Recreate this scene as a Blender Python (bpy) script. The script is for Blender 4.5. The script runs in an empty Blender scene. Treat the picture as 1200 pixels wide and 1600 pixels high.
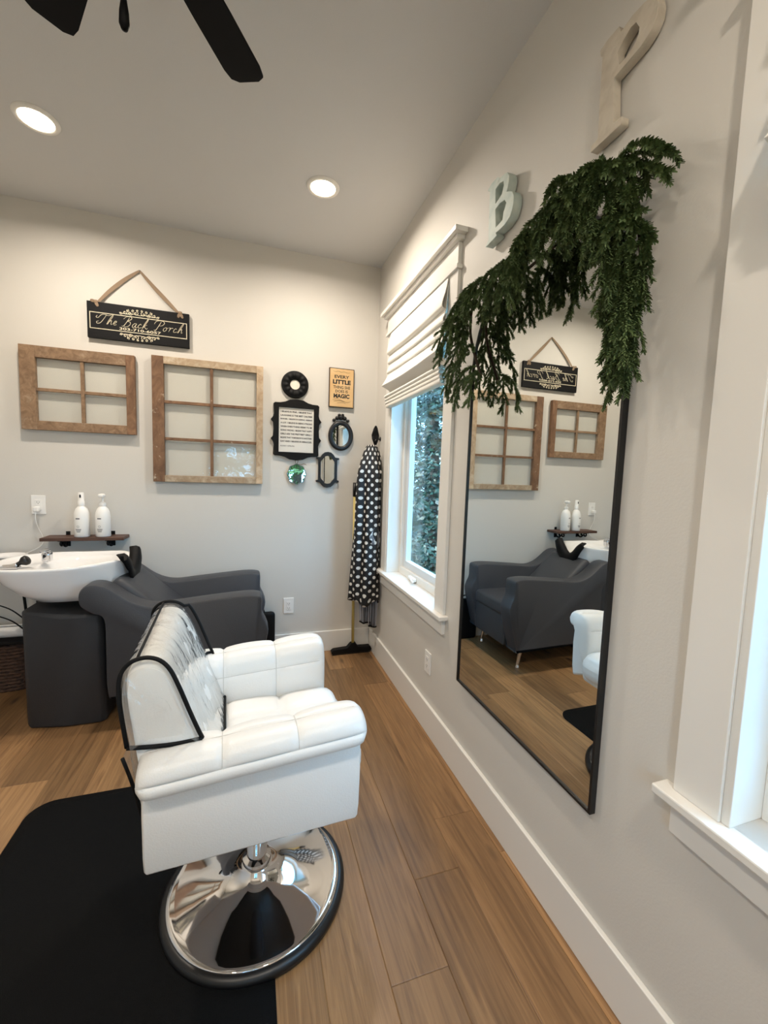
import bpy, bmesh, math, random
from mathutils import Vector, Matrix, noise
R = math.radians
S = bpy.context.scene
col = S.collection
# ------------------------------------------------------------------ camera
CAM = Vector((-0.96402, -3.24498, 1.44013)); FPX = 645.467
yw, pt, rl = R(-17.99505), R(-5.07512), R(1.87233)
fw = Vector((-math.sin(yw)*math.cos(pt), math.cos(yw)*math.cos(pt), math.sin(pt)))
rt = Vector((math.cos(yw), math.sin(yw), 0)); up = rt.cross(fw)
rt, up = rt*math.cos(rl)+up*math.sin(rl), up*math.cos(rl)-rt*math.sin(rl)
cd = bpy.data.cameras.new('camera'); cam = bpy.data.objects.new('camera', cd); col.objects.link(cam)
cd.sensor_fit = 'HORIZONTAL'; cd.sensor_width = 36; cd.lens = FPX*36/1200; cd.clip_start = .02
M4 = Matrix((rt, up, -fw)).transposed().to_4x4(); M4.translation = CAM
cam.matrix_world = M4; S.camera = cam
# ------------------------------------------------------------------ world, sun, exposure
W = bpy.data.worlds.new('sky'); S.world = W; W.use_nodes = True
bg = W.node_tree.nodes['Background']; bg.inputs[0].default_value = (.34, .66, 1.0, 1); bg.inputs[1].default_value = 11.0
sd = bpy.data.lights.new('sun', 'SUN'); sun = bpy.data.objects.new('sun', sd); col.objects.link(sun)
sd.energy = 7; sd.angle = R(1); sd.color = (1, .95, .86)
sun.rotation_euler = Vector((.62, -.30, -.72)).to_track_quat('-Z', 'Y').to_euler()
LAMP_W = 17.0
S.view_settings.view_transform = 'Standard'; S.view_settings.look = 'None'; S.view_settings.gamma = 1
S.view_settings.use_curve_mapping = False
S.view_settings.exposure = 0.22
HC = 3.05; XL = -2.80; YR = -4.5      # ceiling height, left wall, rear wall

for (loc, rot, sx, sy) in (((.24, -.83, 1.585), (0, R(90), 0), 1.75, .9), ((.24, -3.13, 1.585), (0, R(90), 0), 1.75, .9), ((-1.30, YR-.24, 1.34), (R(90), 0, 0), .95, 1.25)):
    ld = bpy.data.lights.new('window_portal', 'AREA'); lo = bpy.data.objects.new('window_portal', ld); col.objects.link(lo)
    ld.shape = 'RECTANGLE'; ld.size = sx; ld.size_y = sy; lo.location = loc; lo.rotation_euler = rot; ld.cycles.is_portal = True

# ------------------------------------------------------------------ helpers
rnd = random.Random(7)
def lin(h):
    if isinstance(h, str):
        h = [int(h[i:i+2], 16)/255 for i in (0, 2, 4)]
    return tuple((c/12.92 if c <= .04045 else ((c+.055)/1.055)**2.4) for c in h) + (1,)
def tag(o, label=None, cat=None, group=None, kind=None):
    if label: o['label'] = label
    if cat: o['category'] = cat
    if group: o['group'] = group
    if kind: o['kind'] = kind
    return o
def empty(name, loc=(0, 0, 0), rz=0, label=None, cat=None, group=None, kind=None):
    o = bpy.data.objects.new(name, None); col.objects.link(o); o.location = loc; o.rotation_euler = (0, 0, rz)
    o.empty_display_size = .05
    return tag(o, label, cat, group, kind)
class MB:
    def __init__(s): s.v = []; s.f = []; s.uv = None
    def add(s, vs, fs):
        n = len(s.v); s.v += [tuple(p) for p in vs]; s.f += [tuple(i+n for i in f) for f in fs]; return s
    def box(s, x0, x1, y0, y1, z0, z1):
        x0, x1 = min(x0, x1), max(x0, x1); y0, y1 = min(y0, y1), max(y0, y1); z0, z1 = min(z0, z1), max(z0, z1)
        return s.add([(x, y, z) for z in (z0, z1) for y in (y0, y1) for x in (x0, x1)],
                     [(0, 2, 3, 1), (4, 5, 7, 6), (0, 1, 5, 4), (2, 6, 7, 3), (0, 4, 6, 2), (1, 3, 7, 5)])
    def prism(s, poly, axis, a, b):
        """poly: 2d points in the two other axes (in order x,y,z without axis)"""
        def p3(p, t): l = list(p); l.insert(axis, t); return tuple(l)
        n = len(poly)
        return s.add([p3(p, a) for p in poly]+[p3(p, b) for p in poly],
                     [tuple(range(n)), tuple(range(2*n-1, n-1, -1))]+[(i, (i+1) % n, n+(i+1) % n, n+i) for i in range(n)])
    def tube(s, path, r, n=8, cap=True):
        P = [Vector(p) for p in path]; m = len(P); rr = r if isinstance(r, (list, tuple)) else [r]*m
        t0 = (P[1]-P[0]).normalized(); a = t0.orthogonal().normalized(); vs = []
        for i in range(m):
            t = (P[min(i+1, m-1)]-P[max(i-1, 0)]).normalized()
            a = (a-t*a.dot(t)); a = a.normalized() if a.length > 1e-6 else t.orthogonal().normalized(); b = t.cross(a)
            vs += [P[i]+(a*math.cos(2*math.pi*k/n)+b*math.sin(2*math.pi*k/n))*rr[i] for k in range(n)]
        fs = [(i*n+k, i*n+(k+1) % n, (i+1)*n+(k+1) % n, (i+1)*n+k) for i in range(m-1) for k in range(n)]
        if cap: fs += [tuple(range(n-1, -1, -1)), tuple((m-1)*n+k for k in range(n))]
        return s.add(vs, fs)
    def lathe(s, prof, n=32, c=(0, 0, 0), axis=2, cap=True):
        vs = []
        for (r, z) in prof:
            for k in range(n):
                a = 2*math.pi*k/n; l = [r*math.cos(a), r*math.sin(a)]; l.insert(axis, z)
                vs.append((l[0]+c[0], l[1]+c[1], l[2]+c[2]))
        m = len(prof); fs = [(i*n+k, i*n+(k+1) % n, (i+1)*n+(k+1) % n, (i+1)*n+k) for i in range(m-1) for k in range(n)]
        if cap and prof[0][0] > 1e-5: fs.append(tuple(range(n-1, -1, -1)))
        if cap and prof[-1][0] > 1e-5: fs.append(tuple((m-1)*n+k for k in range(n)))
        return s.add(vs, fs)
    def grid(s, fn, nu, nv, closeu=False, closev=False):
        U = nu if closeu else nu+1; V = nv if closev else nv+1
        vs = [fn(i/nu, j/nv) for i in range(U) for j in range(V)]
        fs = [(i*V+j, ((i+1) % U)*V+j, ((i+1) % U)*V+(j+1) % V, i*V+(j+1) % V) for i in range(nu) for j in range(nv)]
        return s.add(vs, fs)
    def rbox(s, c, sz, r, n=8, disp=None, xf=None):
        ax = []
        for h2 in sz:
            h = h2/2; q = min(r, h*.98); inner = [(-h+q)+(2*h-2*q)*i/n for i in range(n+1)]
            ax.append([-h, -h+.2*q, -h+.6*q]+inner+[h-.6*q, h-.2*q, h])
        N = len(ax[0]); idx = {}; vs = []
        def vid(i, j, k):
            if (i, j, k) in idx: return idx[i, j, k]
            p = Vector((ax[0][i], ax[1][j], ax[2][k])); inn = Vector([max(-(sz[a]/2-min(r, sz[a]*.49)), min(sz[a]/2-min(r, sz[a]*.49), p[a])) for a in range(3)])
            d = p-inn; nr = d.normalized(); rad = min(r, min(sz)*.49)
            q = inn+Vector([nr[a]*min(r, sz[a]*.49) for a in range(3)])
            if disp: q = q+nr*disp(q, nr)
            q = q+Vector(c)
            if xf: q = xf(q)
            idx[i, j, k] = len(vs); vs.append(tuple(q)); return idx[i, j, k]
        fs = []
        L = N-1
        for a in range(L):
            for b in range(L):
                fs.append((vid(a, b, 0), vid(a, b+1, 0), vid(a+1, b+1, 0), vid(a+1, b, 0)))
                fs.append((vid(a, b, L), vid(a+1, b, L), vid(a+1, b+1, L), vid(a, b+1, L)))
                fs.append((vid(a, 0, b), vid(a+1, 0, b), vid(a+1, 0, b+1), vid(a, 0, b+1)))
                fs.append((vid(a, L, b), vid(a, L, b+1), vid(a+1, L, b+1), vid(a+1, L, b)))
                fs.append((vid(0, a, b), vid(0, a, b+1), vid(0, a+1, b+1), vid(0, a+1, b)))
                fs.append((vid(L, a, b), vid(L, a+1, b), vid(L, a+1, b+1), vid(L, a, b+1)))
        return s.add(vs, fs)
    def build(s, name, m, parent=None, off=(0, 0, 0), smooth=False, bevel=0, seg=2, center=None, fixn=True, sub=0, angle=None):
        me = bpy.data.meshes.new(name)
        vs = s.v
        if parent is None and center is None:
            lo = [min(p[a] for p in vs) for a in range(3)]; hi = [max(p[a] for p in vs) for a in range(3)]
            center = ((lo[0]+hi[0])/2, (lo[1]+hi[1])/2, lo[2])
        o3 = center if parent is None else off
        me.from_pydata([(p[0]-o3[0], p[1]-o3[1], p[2]-o3[2]) for p in vs], [], s.f)
        if s.uv:
            ul = me.uv_layers.new(name='UVMap')
            for l in me.loops: ul.data[l.index].uv = s.uv[l.vertex_index]
        if fixn:
            bm = bmesh.new(); bm.from_mesh(me); bmesh.ops.recalc_face_normals(bm, faces=bm.faces); bm.to_mesh(me); bm.free()
        if smooth:
            for p in me.polygons: p.use_smooth = True
            if angle: me.set_sharp_from_angle(angle=R(angle))
        me.materials.append(m)
        o = bpy.data.objects.new(name, me); col.objects.link(o)
        if parent is None: o.location = o3
        else: o.parent = parent
        if bevel:
            b = o.modifiers.new('bevel', 'BEVEL'); b.width = bevel; b.segments = seg; b.limit_method = 'ANGLE'; b.angle_limit = R(40)
        if sub:
            b = o.modifiers.new('sub', 'SUBSURF'); b.levels = sub; b.render_levels = sub
        return o
def obj_from(me, name, parent, loc=(0, 0, 0), rot=(0, 0, 0), scale=(1, 1, 1)):
    o = bpy.data.objects.new(name, me); col.objects.link(o); o.parent = parent
    o.location = loc; o.rotation_euler = rot; o.scale = scale; return o
def cr(pts, n=8, closed=False):
    """Catmull-Rom through the points"""
    P = [Vector(p) for p in pts]; out = []; m = len(P)
    rng = range(m) if closed else range(m-1)
    for i in rng:
        if closed: a, b, c, d = P[i-1], P[i], P[(i+1) % m], P[(i+2) % m]
        else: a, b, c, d = P[max(i-1, 0)], P[i], P[i+1], P[min(i+2, m-1)]
        for k in range(n):
            t = k/n
            out.append(.5*((2*b)+(c-a)*t+(2*a-5*b+4*c-d)*t*t+(3*b-a-3*c+d)*t**3))
    if not closed: out.append(P[-1])
    return out
# ---- materials
def mat(name, colr, rough=.5, metal=0., spec=.5, coat=0., bump=None, var=None, trans=0., emit=None, stretch=(1, 1, 1), sheen=0.):
    """bump=(scale,strength) ; var=(scale, colour2, lo, hi)"""
    m = bpy.data.materials.new(name); m.use_nodes = True; nt = m.node_tree; b = nt.nodes['Principled BSDF']
    c = lin(colr); b.inputs['Base Color'].default_value = c; b.inputs['Roughness'].default_value = rough
    b.inputs['Metallic'].default_value = metal; b.inputs['Specular IOR Level'].default_value = spec
    b.inputs['Coat Weight'].default_value = coat
    if sheen: b.inputs['Sheen Weight'].default_value = sheen
    if trans: b.inputs['Transmission Weight'].default_value = trans
    if emit: b.inputs['Emission Color'].default_value = lin(emit[0]); b.inputs['Emission Strength'].default_value = emit[1]
    if bump or var:
        g = nt.nodes.new('ShaderNodeTexCoord'); mp = nt.nodes.new('ShaderNodeMapping'); mp.inputs['Scale'].default_value = stretch
        nt.links.new(g.outputs['Object'], mp.inputs[0])
    if var:
        n = nt.nodes.new('ShaderNodeTexNoise'); n.inputs['Scale'].default_value = var[0]; n.inputs['Detail'].default_value = 5
        nt.links.new(mp.outputs[0], n.inputs[0])
        r = nt.nodes.new('ShaderNodeMapRange'); r.inputs[1].default_value = var[2]; r.inputs[2].default_value = var[3]
        nt.links.new(n.outputs[0], r.inputs[0])
        x = nt.nodes.new('ShaderNodeMix'); x.data_type = 'RGBA'; x.inputs[6].default_value = c; x.inputs[7].default_value = lin(var[1])
        nt.links.new(r.outputs[0], x.inputs[0]); nt.links.new(x.outputs[2], b.inputs['Base Color'])
    if bump:
        n = nt.nodes.new('ShaderNodeTexNoise'); n.inputs['Scale'].default_value = bump[0]; n.inputs['Detail'].default_value = 3
        nt.links.new(mp.outputs[0], n.inputs[0])
        q = nt.nodes.new('ShaderNodeBump'); q.inputs['Strength'].default_value = bump[1]; q.inputs['Distance'].default_value = .01
        nt.links.new(n.outputs[0], q.inputs['Height']); nt.links.new(q.outputs[0], b.inputs['Normal'])
    return m
def glass_mat(name, tint=(1, 1, 1), ior=1.45, rough=0., refl=1., bump=None, haze=0.):
    m = bpy.data.materials.new(name); m.use_nodes = True; nt = m.node_tree; nt.nodes.clear()
    o = nt.nodes.new('ShaderNodeOutputMaterial'); t = nt.nodes.new('ShaderNodeBsdfTransparent'); t.inputs[0].default_value = (*tint, 1)
    g = nt.nodes.new('ShaderNodeBsdfGlossy'); g.inputs['Roughness'].default_value = rough
    f = nt.nodes.new('ShaderNodeLayerWeight'); f.inputs[0].default_value = .5; x = nt.nodes.new('ShaderNodeMixShader')
    pw = nt.nodes.new('ShaderNodeMath'); pw.operation = 'POWER'; pw.inputs[1].default_value = 5; nt.links.new(f.outputs['Facing'], pw.inputs[0])
    f0 = ((ior-1)/(ior+1))**2
    mu = nt.nodes.new('ShaderNodeMath'); mu.operation = 'MULTIPLY_ADD'; mu.inputs[1].default_value = (1-f0)*refl; mu.inputs[2].default_value = f0*refl; mu.use_clamp = True
    nt.links.new(pw.outputs[0], mu.inputs[0]); nt.links.new(mu.outputs[0], x.inputs[0])
    base = t
    if haze:
        d = nt.nodes.new('ShaderNodeBsdfDiffuse'); d.inputs[0].default_value = (.9, .9, .88, 1); y = nt.nodes.new('ShaderNodeMixShader'); y.inputs[0].default_value = haze
        nt.links.new(t.outputs[0], y.inputs[1]); nt.links.new(d.outputs[0], y.inputs[2]); base = y
    nt.links.new(base.outputs[0], x.inputs[1]); nt.links.new(g.outputs[0], x.inputs[2]); nt.links.new(x.outputs[0], o.inputs[0])
    if bump:
        c = nt.nodes.new('ShaderNodeTexCoord'); mp = nt.nodes.new('ShaderNodeMapping'); mp.inputs['Scale'].default_value = bump[2]
        n = nt.nodes.new('ShaderNodeTexNoise'); n.inputs['Scale'].default_value = bump[0]; n.inputs['Detail'].default_value = 3; n.inputs['Distortion'].default_value = 1.2
        q = nt.nodes.new('ShaderNodeBump'); q.inputs['Strength'].default_value = bump[1]; q.inputs['Distance'].default_value = .02
        nt.links.new(c.outputs['Object'], mp.inputs[0]); nt.links.new(mp.outputs[0], n.inputs[0]); nt.links.new(n.outputs[0], q.inputs['Height'])
        nt.links.new(q.outputs[0], g.inputs['Normal']); nt.links.new(q.outputs[0], f.inputs['Normal'])
    return m
def wood_mat(name, c1, c2, c3=None, rough=.45, rows=1, grain=(34, 1.7, 34), rand=.5, worn=None, bump=.12):
    """grain along object/world Y ; per-object random tone"""
    m = bpy.data.materials.new(name); m.use_nodes = True; nt = m.node_tree; b = nt.nodes['Principled BSDF']; N = nt.nodes.new; L = nt.links.new
    geo = N('ShaderNodeNewGeometry'); oi = N('ShaderNodeObjectInfo')
    sc = N('ShaderNodeVectorMath'); sc.operation = 'SCALE'; sc.inputs[3].default_value = 1
    cmb = N('ShaderNodeCombineXYZ'); mulr = N('ShaderNodeMath'); mulr.operation = 'MULTIPLY'; mulr.inputs[1].default_value = 37
    L(oi.outputs['Random'], mulr.inputs[0]); L(mulr.outputs[0], cmb.inputs[0]); L(mulr.outputs[0], cmb.inputs[1]); L(mulr.outputs[0], cmb.inputs[2])
    ad = N('ShaderNodeVectorMath'); ad.operation = 'ADD'; L(geo.outputs['Position'], ad.inputs[0]); L(cmb.outputs[0], ad.inputs[1])
    mp = N('ShaderNodeMapping'); mp.inputs['Scale'].default_value = grain; L(ad.outputs[0], mp.inputs[0])
    n = N('ShaderNodeTexNoise'); n.inputs['Scale'].default_value = 1; n.inputs['Detail'].default_value = 7; n.inputs['Roughness'].default_value = .62; n.inputs['Distortion'].default_value = 1.7
    L(mp.outputs[0], n.inputs[0])
    mp2 = N('ShaderNodeMapping'); mp2.inputs['Scale'].default_value = tuple(g*.28 for g in grain); L(ad.outputs[0], mp2.inputs[0])
    n2 = N('ShaderNodeTexNoise'); n2.inputs['Scale'].default_value = 1; n2.inputs['Detail'].default_value = 3; L(mp2.outputs[0], n2.inputs[0])
    rg = N('ShaderNodeMapRange'); rg.inputs[1].default_value = .33; rg.inputs[2].default_value = .7; L(n.outputs[0], rg.inputs[0])
    x = N('ShaderNodeMix'); x.data_type = 'RGBA'; x.inputs[6].default_value = lin(c1); x.inputs[7].default_value = lin(c2); L(rg.outputs[0], x.inputs[0])
    # per piece tone
    tone = N('ShaderNodeMapRange'); tone.inputs[3].default_value = 1-rand*.45; tone.inputs[4].default_value = 1+rand*.35; L(oi.outputs['Random'], tone.inputs[0])
    t2 = N('ShaderNodeMapRange'); t2.inputs[1].default_value = .3; t2.inputs[2].default_value = .7; t2.inputs[3].default_value = .86; t2.inputs[4].default_value = 1.12; L(n2.outputs[0], t2.inputs[0])
    mm = N('ShaderNodeMath'); mm.operation = 'MULTIPLY'; L(tone.outputs[0], mm.inputs[0]); L(t2.outputs[0], mm.inputs[1])
    vs = N('ShaderNodeVectorMath'); vs.operation = 'SCALE'; L(x.outputs[2], vs.inputs[0]); L(mm.outputs[0], vs.inputs[3])
    last = vs.outputs[0]
    if c3:   # knots
        mp3 = N('ShaderNodeMapping'); mp3.inputs['Scale'].default_value = (5.5, 1.7, 5.5); L(ad.outputs[0], mp3.inputs[0])
        vo = N('ShaderNodeTexVoronoi'); vo.inputs['Scale'].default_value = 1.0; L(mp3.outputs[0], vo.inputs[0])
        kr = N('ShaderNodeMapRange'); kr.inputs[1].default_value = .035; kr.inputs[2].default_value = .11; kr.inputs[3].default_value = .85; kr.inputs[4].default_value = 0; L(vo.outputs['Distance'], kr.inputs[0])
        k = N('ShaderNodeMix'); k.data_type = 'RGBA'; k.inputs[7].default_value = lin(c3); L(kr.outputs[0], k.inputs[0]); L(last, k.inputs[6]); last = k.outputs[2]
    if worn:
        nw = N('ShaderNodeTexNoise'); nw.inputs['Scale'].default_value = worn[1]; nw.inputs['Detail'].default_value = 6; nw.inputs['Roughness'].default_value = .7; L(ad.outputs[0], nw.inputs[0])
        wr = N('ShaderNodeMapRange'); wr.inputs[1].default_value = worn[2]; wr.inputs[2].default_value = worn[3]; L(nw.outputs[0], wr.inputs[0])
        k = N('ShaderNodeMix'); k.data_type = 'RGBA'; k.inputs[7].default_value = lin(worn[0]); L(wr.outputs[0], k.inputs[0]); L(last, k.inputs[6]); last = k.outputs[2]
    L(last, b.inputs['Base Color']); b.inputs['Roughness'].default_value = rough
    bp = N('ShaderNodeBump'); bp.inputs['Strength'].default_value = bump; bp.inputs['Distance'].default_value = .004; L(n.outputs[0], bp.inputs['Height']); L(bp.outputs[0], b.inputs['Normal'])
    return m
m_wall = mat('wall_paint', 'd2cec6', .6, spec=.3, bump=(160, .05))
m_ceil = mat('ceiling_paint', 'cdccca', .7, spec=.2, bump=(200, .04))
m_trim = mat('trim_paint', 'e6e3dc', .35)
m_floor = wood_mat('oak_planks', 'a27c53', '745436', '3a281b', .42, rand=.62)
m_sub = mat('subfloor', '2a1f17', .9)
m_white = mat('white_vinyl', 'e9e7e2', .38, bump=(220, .08), coat=.1)
m_plastic = mat('white_plastic', 'eceae5', .35)
m_black = mat('black_satin', '0d0d0e', .38)
m_fan = mat('fan_black', '040405', .55, spec=.12)
m_matte_black = mat('black_paint', '09090a', .6, spec=.22, bump=(60, .1))
m_mat = mat('black_rubber_mat', '050505', .75, spec=.15, bump=(350, .25))
m_grey = mat('charcoal_vinyl', '393b40', .5, bump=(180, .12))
m_grey2 = mat('charcoal_vinyl_pedestal', '2b2c2f', .55, bump=(180, .12))
m_ceramic = mat('white_ceramic', 'efeeec', .07, coat=.4)
m_chrome = mat('chrome', 'dcdcde', .045, metal=1)
m_mirror = mat('mirror_silver', 'e3e6e4', .0, metal=1)
m_pane = glass_mat('window_glass', (.90, .96, .98))
m_oldpane = glass_mat('old_pane', (.985, .99, .98), haze=.05, bump=(5, .05, (1, 1, 1)))
m_picglass = glass_mat('picture_glass', (.995, .995, .995))
m_cover = glass_mat('clear_plastic', (.97, .97, .96), ior=1.5, rough=.08, refl=1.5, haze=.12, bump=(9, .38, (1.6, 1.0, .5)))
m_shade = mat('shade_linen', 'ece9e1', .85, bump=(300, .12))
m_brownwood = wood_mat('aged_brown_wood', '94785d', '6f563f', None, .75, grain=(18, 18, 18), rand=.35, worn=('ab957c', 9, .55, .75), bump=.3)
m_palewood = wood_mat('weathered_pale_wood', 'bda98e', '9c8266', None, .8, grain=(12, 12, 12), rand=.3, worn=('c9bba5', 10, .52, .7), bump=.3)
m_redwood = wood_mat('peeling_red_wood', '86654a', '5f432f', None, .75, grain=(14, 14, 8), rand=.2, worn=('cdbfa8', 16, .62, .72), bump=.3)
m_walnut = wood_mat('walnut_shelf', '5a3a2a', '38231a', None, .5, grain=(3, 40, 40), rand=.2)
m_green1 = mat('needle_green', '66794a', .65, var=(14, '4c5f34', .35, .7))
m_green2 = mat('needle_green_dark', '4f6239', .65, var=(14, '5c6f41', .4, .7))
m_twig = mat('twig_brown', '3d2f22', .8)

# ------------------------------------------------------------------ setting
fl = MB().box(XL, .0, YR, 0, -.05, -.0145).build('floor', m_sub, center=(0, 0, 0)); tag(fl, kind='structure')
pm = MB(); e = .0015
pm.add([(-.5, -.5, -1), (.5, -.5, -1), (.5, .5, -1), (-.5, .5, -1), (-.5, -.5, -.1), (.5, -.5, -.1), (.5, .5, -.1), (-.5, .5, -.1),
        (-.488, -.4985, 0), (.488, -.4985, 0), (.488, .4985, 0), (-.488, .4985, 0)],
       [(3, 2, 1, 0), (0, 1, 5, 4), (1, 2, 6, 5), (2, 3, 7, 6), (3, 0, 4, 7), (4, 5, 9, 8), (5, 6, 10, 9), (6, 7, 11, 10), (7, 4, 8, 11), (8, 9, 10, 11)])
pmesh = bpy.data.meshes.new('plank'); pmesh.from_pydata(pm.v, [], pm.f); pmesh.materials.append(m_floor)
joints = {0: [-.62, -1.78, -3.1, -4.6], 1: [-.35, -2.0, -3.7, -5.2], 2: [-1.0, -2.27, -4.0, -5.5]}
PW = .18; k = -1
while True:
    xa = -.04-PW*k; xb = xa-PW
    xa = min(xa, 0); xb = max(xb, XL)
    if xa <= XL+.01: break
    js = [y for y in joints.get(k, []) if y > YR+.3] or None
    if js is None:
        js = []; y = -rnd.uniform(.2, 1.6)
        while y > YR+.3: js.append(y); y -= rnd.uniform(1.2, 2.1)
    ys = [0]+js+[YR]
    for a, b in zip(ys[:-1], ys[1:]):
        obj_from(pmesh, 'plank', fl, ((xa+xb)/2, (a+b)/2, 0), scale=(xa-xb-.0006, a-b-.0006, .012))
    k += 1
tag(MB().box(XL-.15, .2, YR-.15, .2, HC, HC+.25).build('ceiling', m_ceil), kind='structure')
WT = .16
def wall_open(name, along, lo, hi, openings, p0, p1, m):
    """wall slab with rectangular openings; along = axis index of its length"""
    mb = MB(); cur = lo
    def seg(a, b, z0, z1):
        if along == 1: mb.box(p0, p1, a, b, z0, z1)
        else: mb.box(a, b, p0, p1, z0, z1)
    for (a, b, z0, z1) in sorted(openings):
        seg(cur, a, -.05, HC); seg(a, b, -.05, z0); seg(a, b, z1, HC); cur = b
    seg(cur, hi, -.05, HC)
    return tag(mb.build(name, m, fixn=False), kind='structure')
FW = (-1.26, -.40, .73, 2.44); NW = (-3.56, -2.70, .73, 2.44); RW = (-1.75, -.85, .73, 1.95)
wall_open('wall_right', 1, YR-.15, 0.15, [FW, NW], 0, WT, m_wall)
wall_open('wall_rear', 0, XL-.15, 0, [RW], YR-.15, YR, m_wall)
tag(MB().box(XL-.15, 0, 0, .15, -.05, HC).build('wall_back', m_wall), kind='structure')
tag(MB().box(XL-.15, XL, YR, 0, -.05, HC).build('wall_left', m_wall), kind='structure')
BH = .166
tag(MB().box(-.017, 0, YR, 0, 0, BH).build('baseboard_right', m_trim, bevel=.003), kind='structure')
tag(MB().box(XL, -.017, -.017, 0, 0, BH).build('baseboard_back', m_trim, bevel=.003), kind='structure')
tag(MB().box(XL, XL+.017, YR, -.017, 0, BH).build('baseboard_left', m_trim, bevel=.003), kind='structure')
tag(MB().box(XL+.017, -.017, YR, YR+.017, 0, BH).build('baseboard_rear', m_trim, bevel=.003), kind='structure')

def window_unit(name, T, a0, a1, z0, z1, sashes=1):
    """T(u, d, z): u along wall, d depth outward (+) / into room (-)"""
    root = empty(name, T((a0+a1)/2, 0, z0), kind='structure'); off = root.location
    def bx(nm, u0, u1, d0, d1, za, zb, m=m_trim, bevel=.002, parent=None):
        p, q = T(u0, d0, za), T(u1, d1, zb)
        return MB().box(p[0], q[0], p[1], q[1], p[2], q[2]).build(nm, m, parent or root, off, bevel=bevel)
    cw = .105
    bx('casing', a0-cw, a0-.006, -.019, 0, z0, z1); bx('casing', a1+.006, a1+cw, -.019, 0, z0, z1)
    bx('bead', a0-cw-.012, a1+cw+.012, -.032, 0, z1, z1+.02)
    bx('frieze', a0-cw, a1+cw, -.022, 0, z1+.02, z1+.125)
    cr_ = bx('crown', a0-cw-.05, a1+cw+.05, -.066, 0, z1+.145, z1+.168)
    bx('crown_step', a0-cw-.026, a1+cw+.026, -.044, 0, z1+.125, z1+.145, parent=cr_)
    bx('stool', a0-cw-.03, a1+cw+.03, -.05, .085, z0-.022, z0, bevel=.004)
    bx('apron', a0-cw, a1+cw, -.02, 0, z0-.105, z0-.022)
    bx('jamb', a0-.006, a0+.012, -.012, .15, z0, z1); bx('jamb', a1-.012, a1+.006, -.012, .15, z0, z1); bx('jamb', a0, a1, -.008, .15, z1-.012, z1+.006)
    bx('outer_sill', a0-.02, a1+.02, .08, .20, z0-.03, z0)
    w = (a1-a0)/sashes
    for i in range(sashes):
        b0, b1 = a0+w*i+.012, a0+w*(i+1)-.012
        fr = empty('sash', (0, 0, 0)); fr.parent = root
        # frame, then sash set deeper
        bx('frame_stile', b0, b0+.035, .085, .15, z0, z1-.012, parent=fr); bx('frame_stile', b1-.035, b1, .085, .15, z0, z1-.012, parent=fr)
        bx('frame_rail', b0+.035, b1-.035, .085, .15, z0, z0+.05, parent=fr); bx('frame_rail', b0+.035, b1-.035, .085, .15, z1-.055, z1-.012, parent=fr)
        c0, c1, y0, y1 = b0+.035, b1-.035, z0+.05, z1-.055
        bx('sash_stile', c0, c0+.05, .105, .145, y0, y1, m_sash, parent=fr); bx('sash_stile', c1-.05, c1, .105, .145, y0, y1, m_sash, parent=fr)
        bx('sash_rail', c0+.05, c1-.05, .105, .145, y0, y0+.05, m_sash, parent=fr); bx('sash_rail', c0+.05, c1-.05, .105, .145, y1-.05, y1, m_sash, parent=fr)
        bx('pane', c0+.045, c1-.045, .122, .128, y0+.045, y1-.045, m_pane, bevel=0, parent=fr)
    return root, bx
m_sash = mat('sash_vinyl', 'd9dde0', .35)
TR = lambda u, d, z: (d, u, z)
w1, bx1 = window_unit('window_1', TR, *FW)
w2, bx2 = window_unit('window_2', TR, *NW)
w3, bx3 = window_unit('window_3', lambda u, d, z: (u, YR-d, z), *RW, sashes=1)
for root, yy in ((w1, -.71), (w2, -3.0)):   # crank on the frame bottom rail
    mb = MB(); mb.rbox((.074, yy, .752), (.03, .11, .026), .012, 3); mb.tube(cr([(.064, yy-.02, .757), (.048, yy-.04, .757), (.045, yy-.09, .752)], 4), .007, 8)
    mb.build('crank', m_plastic, root, root.location, smooth=True)

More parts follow.
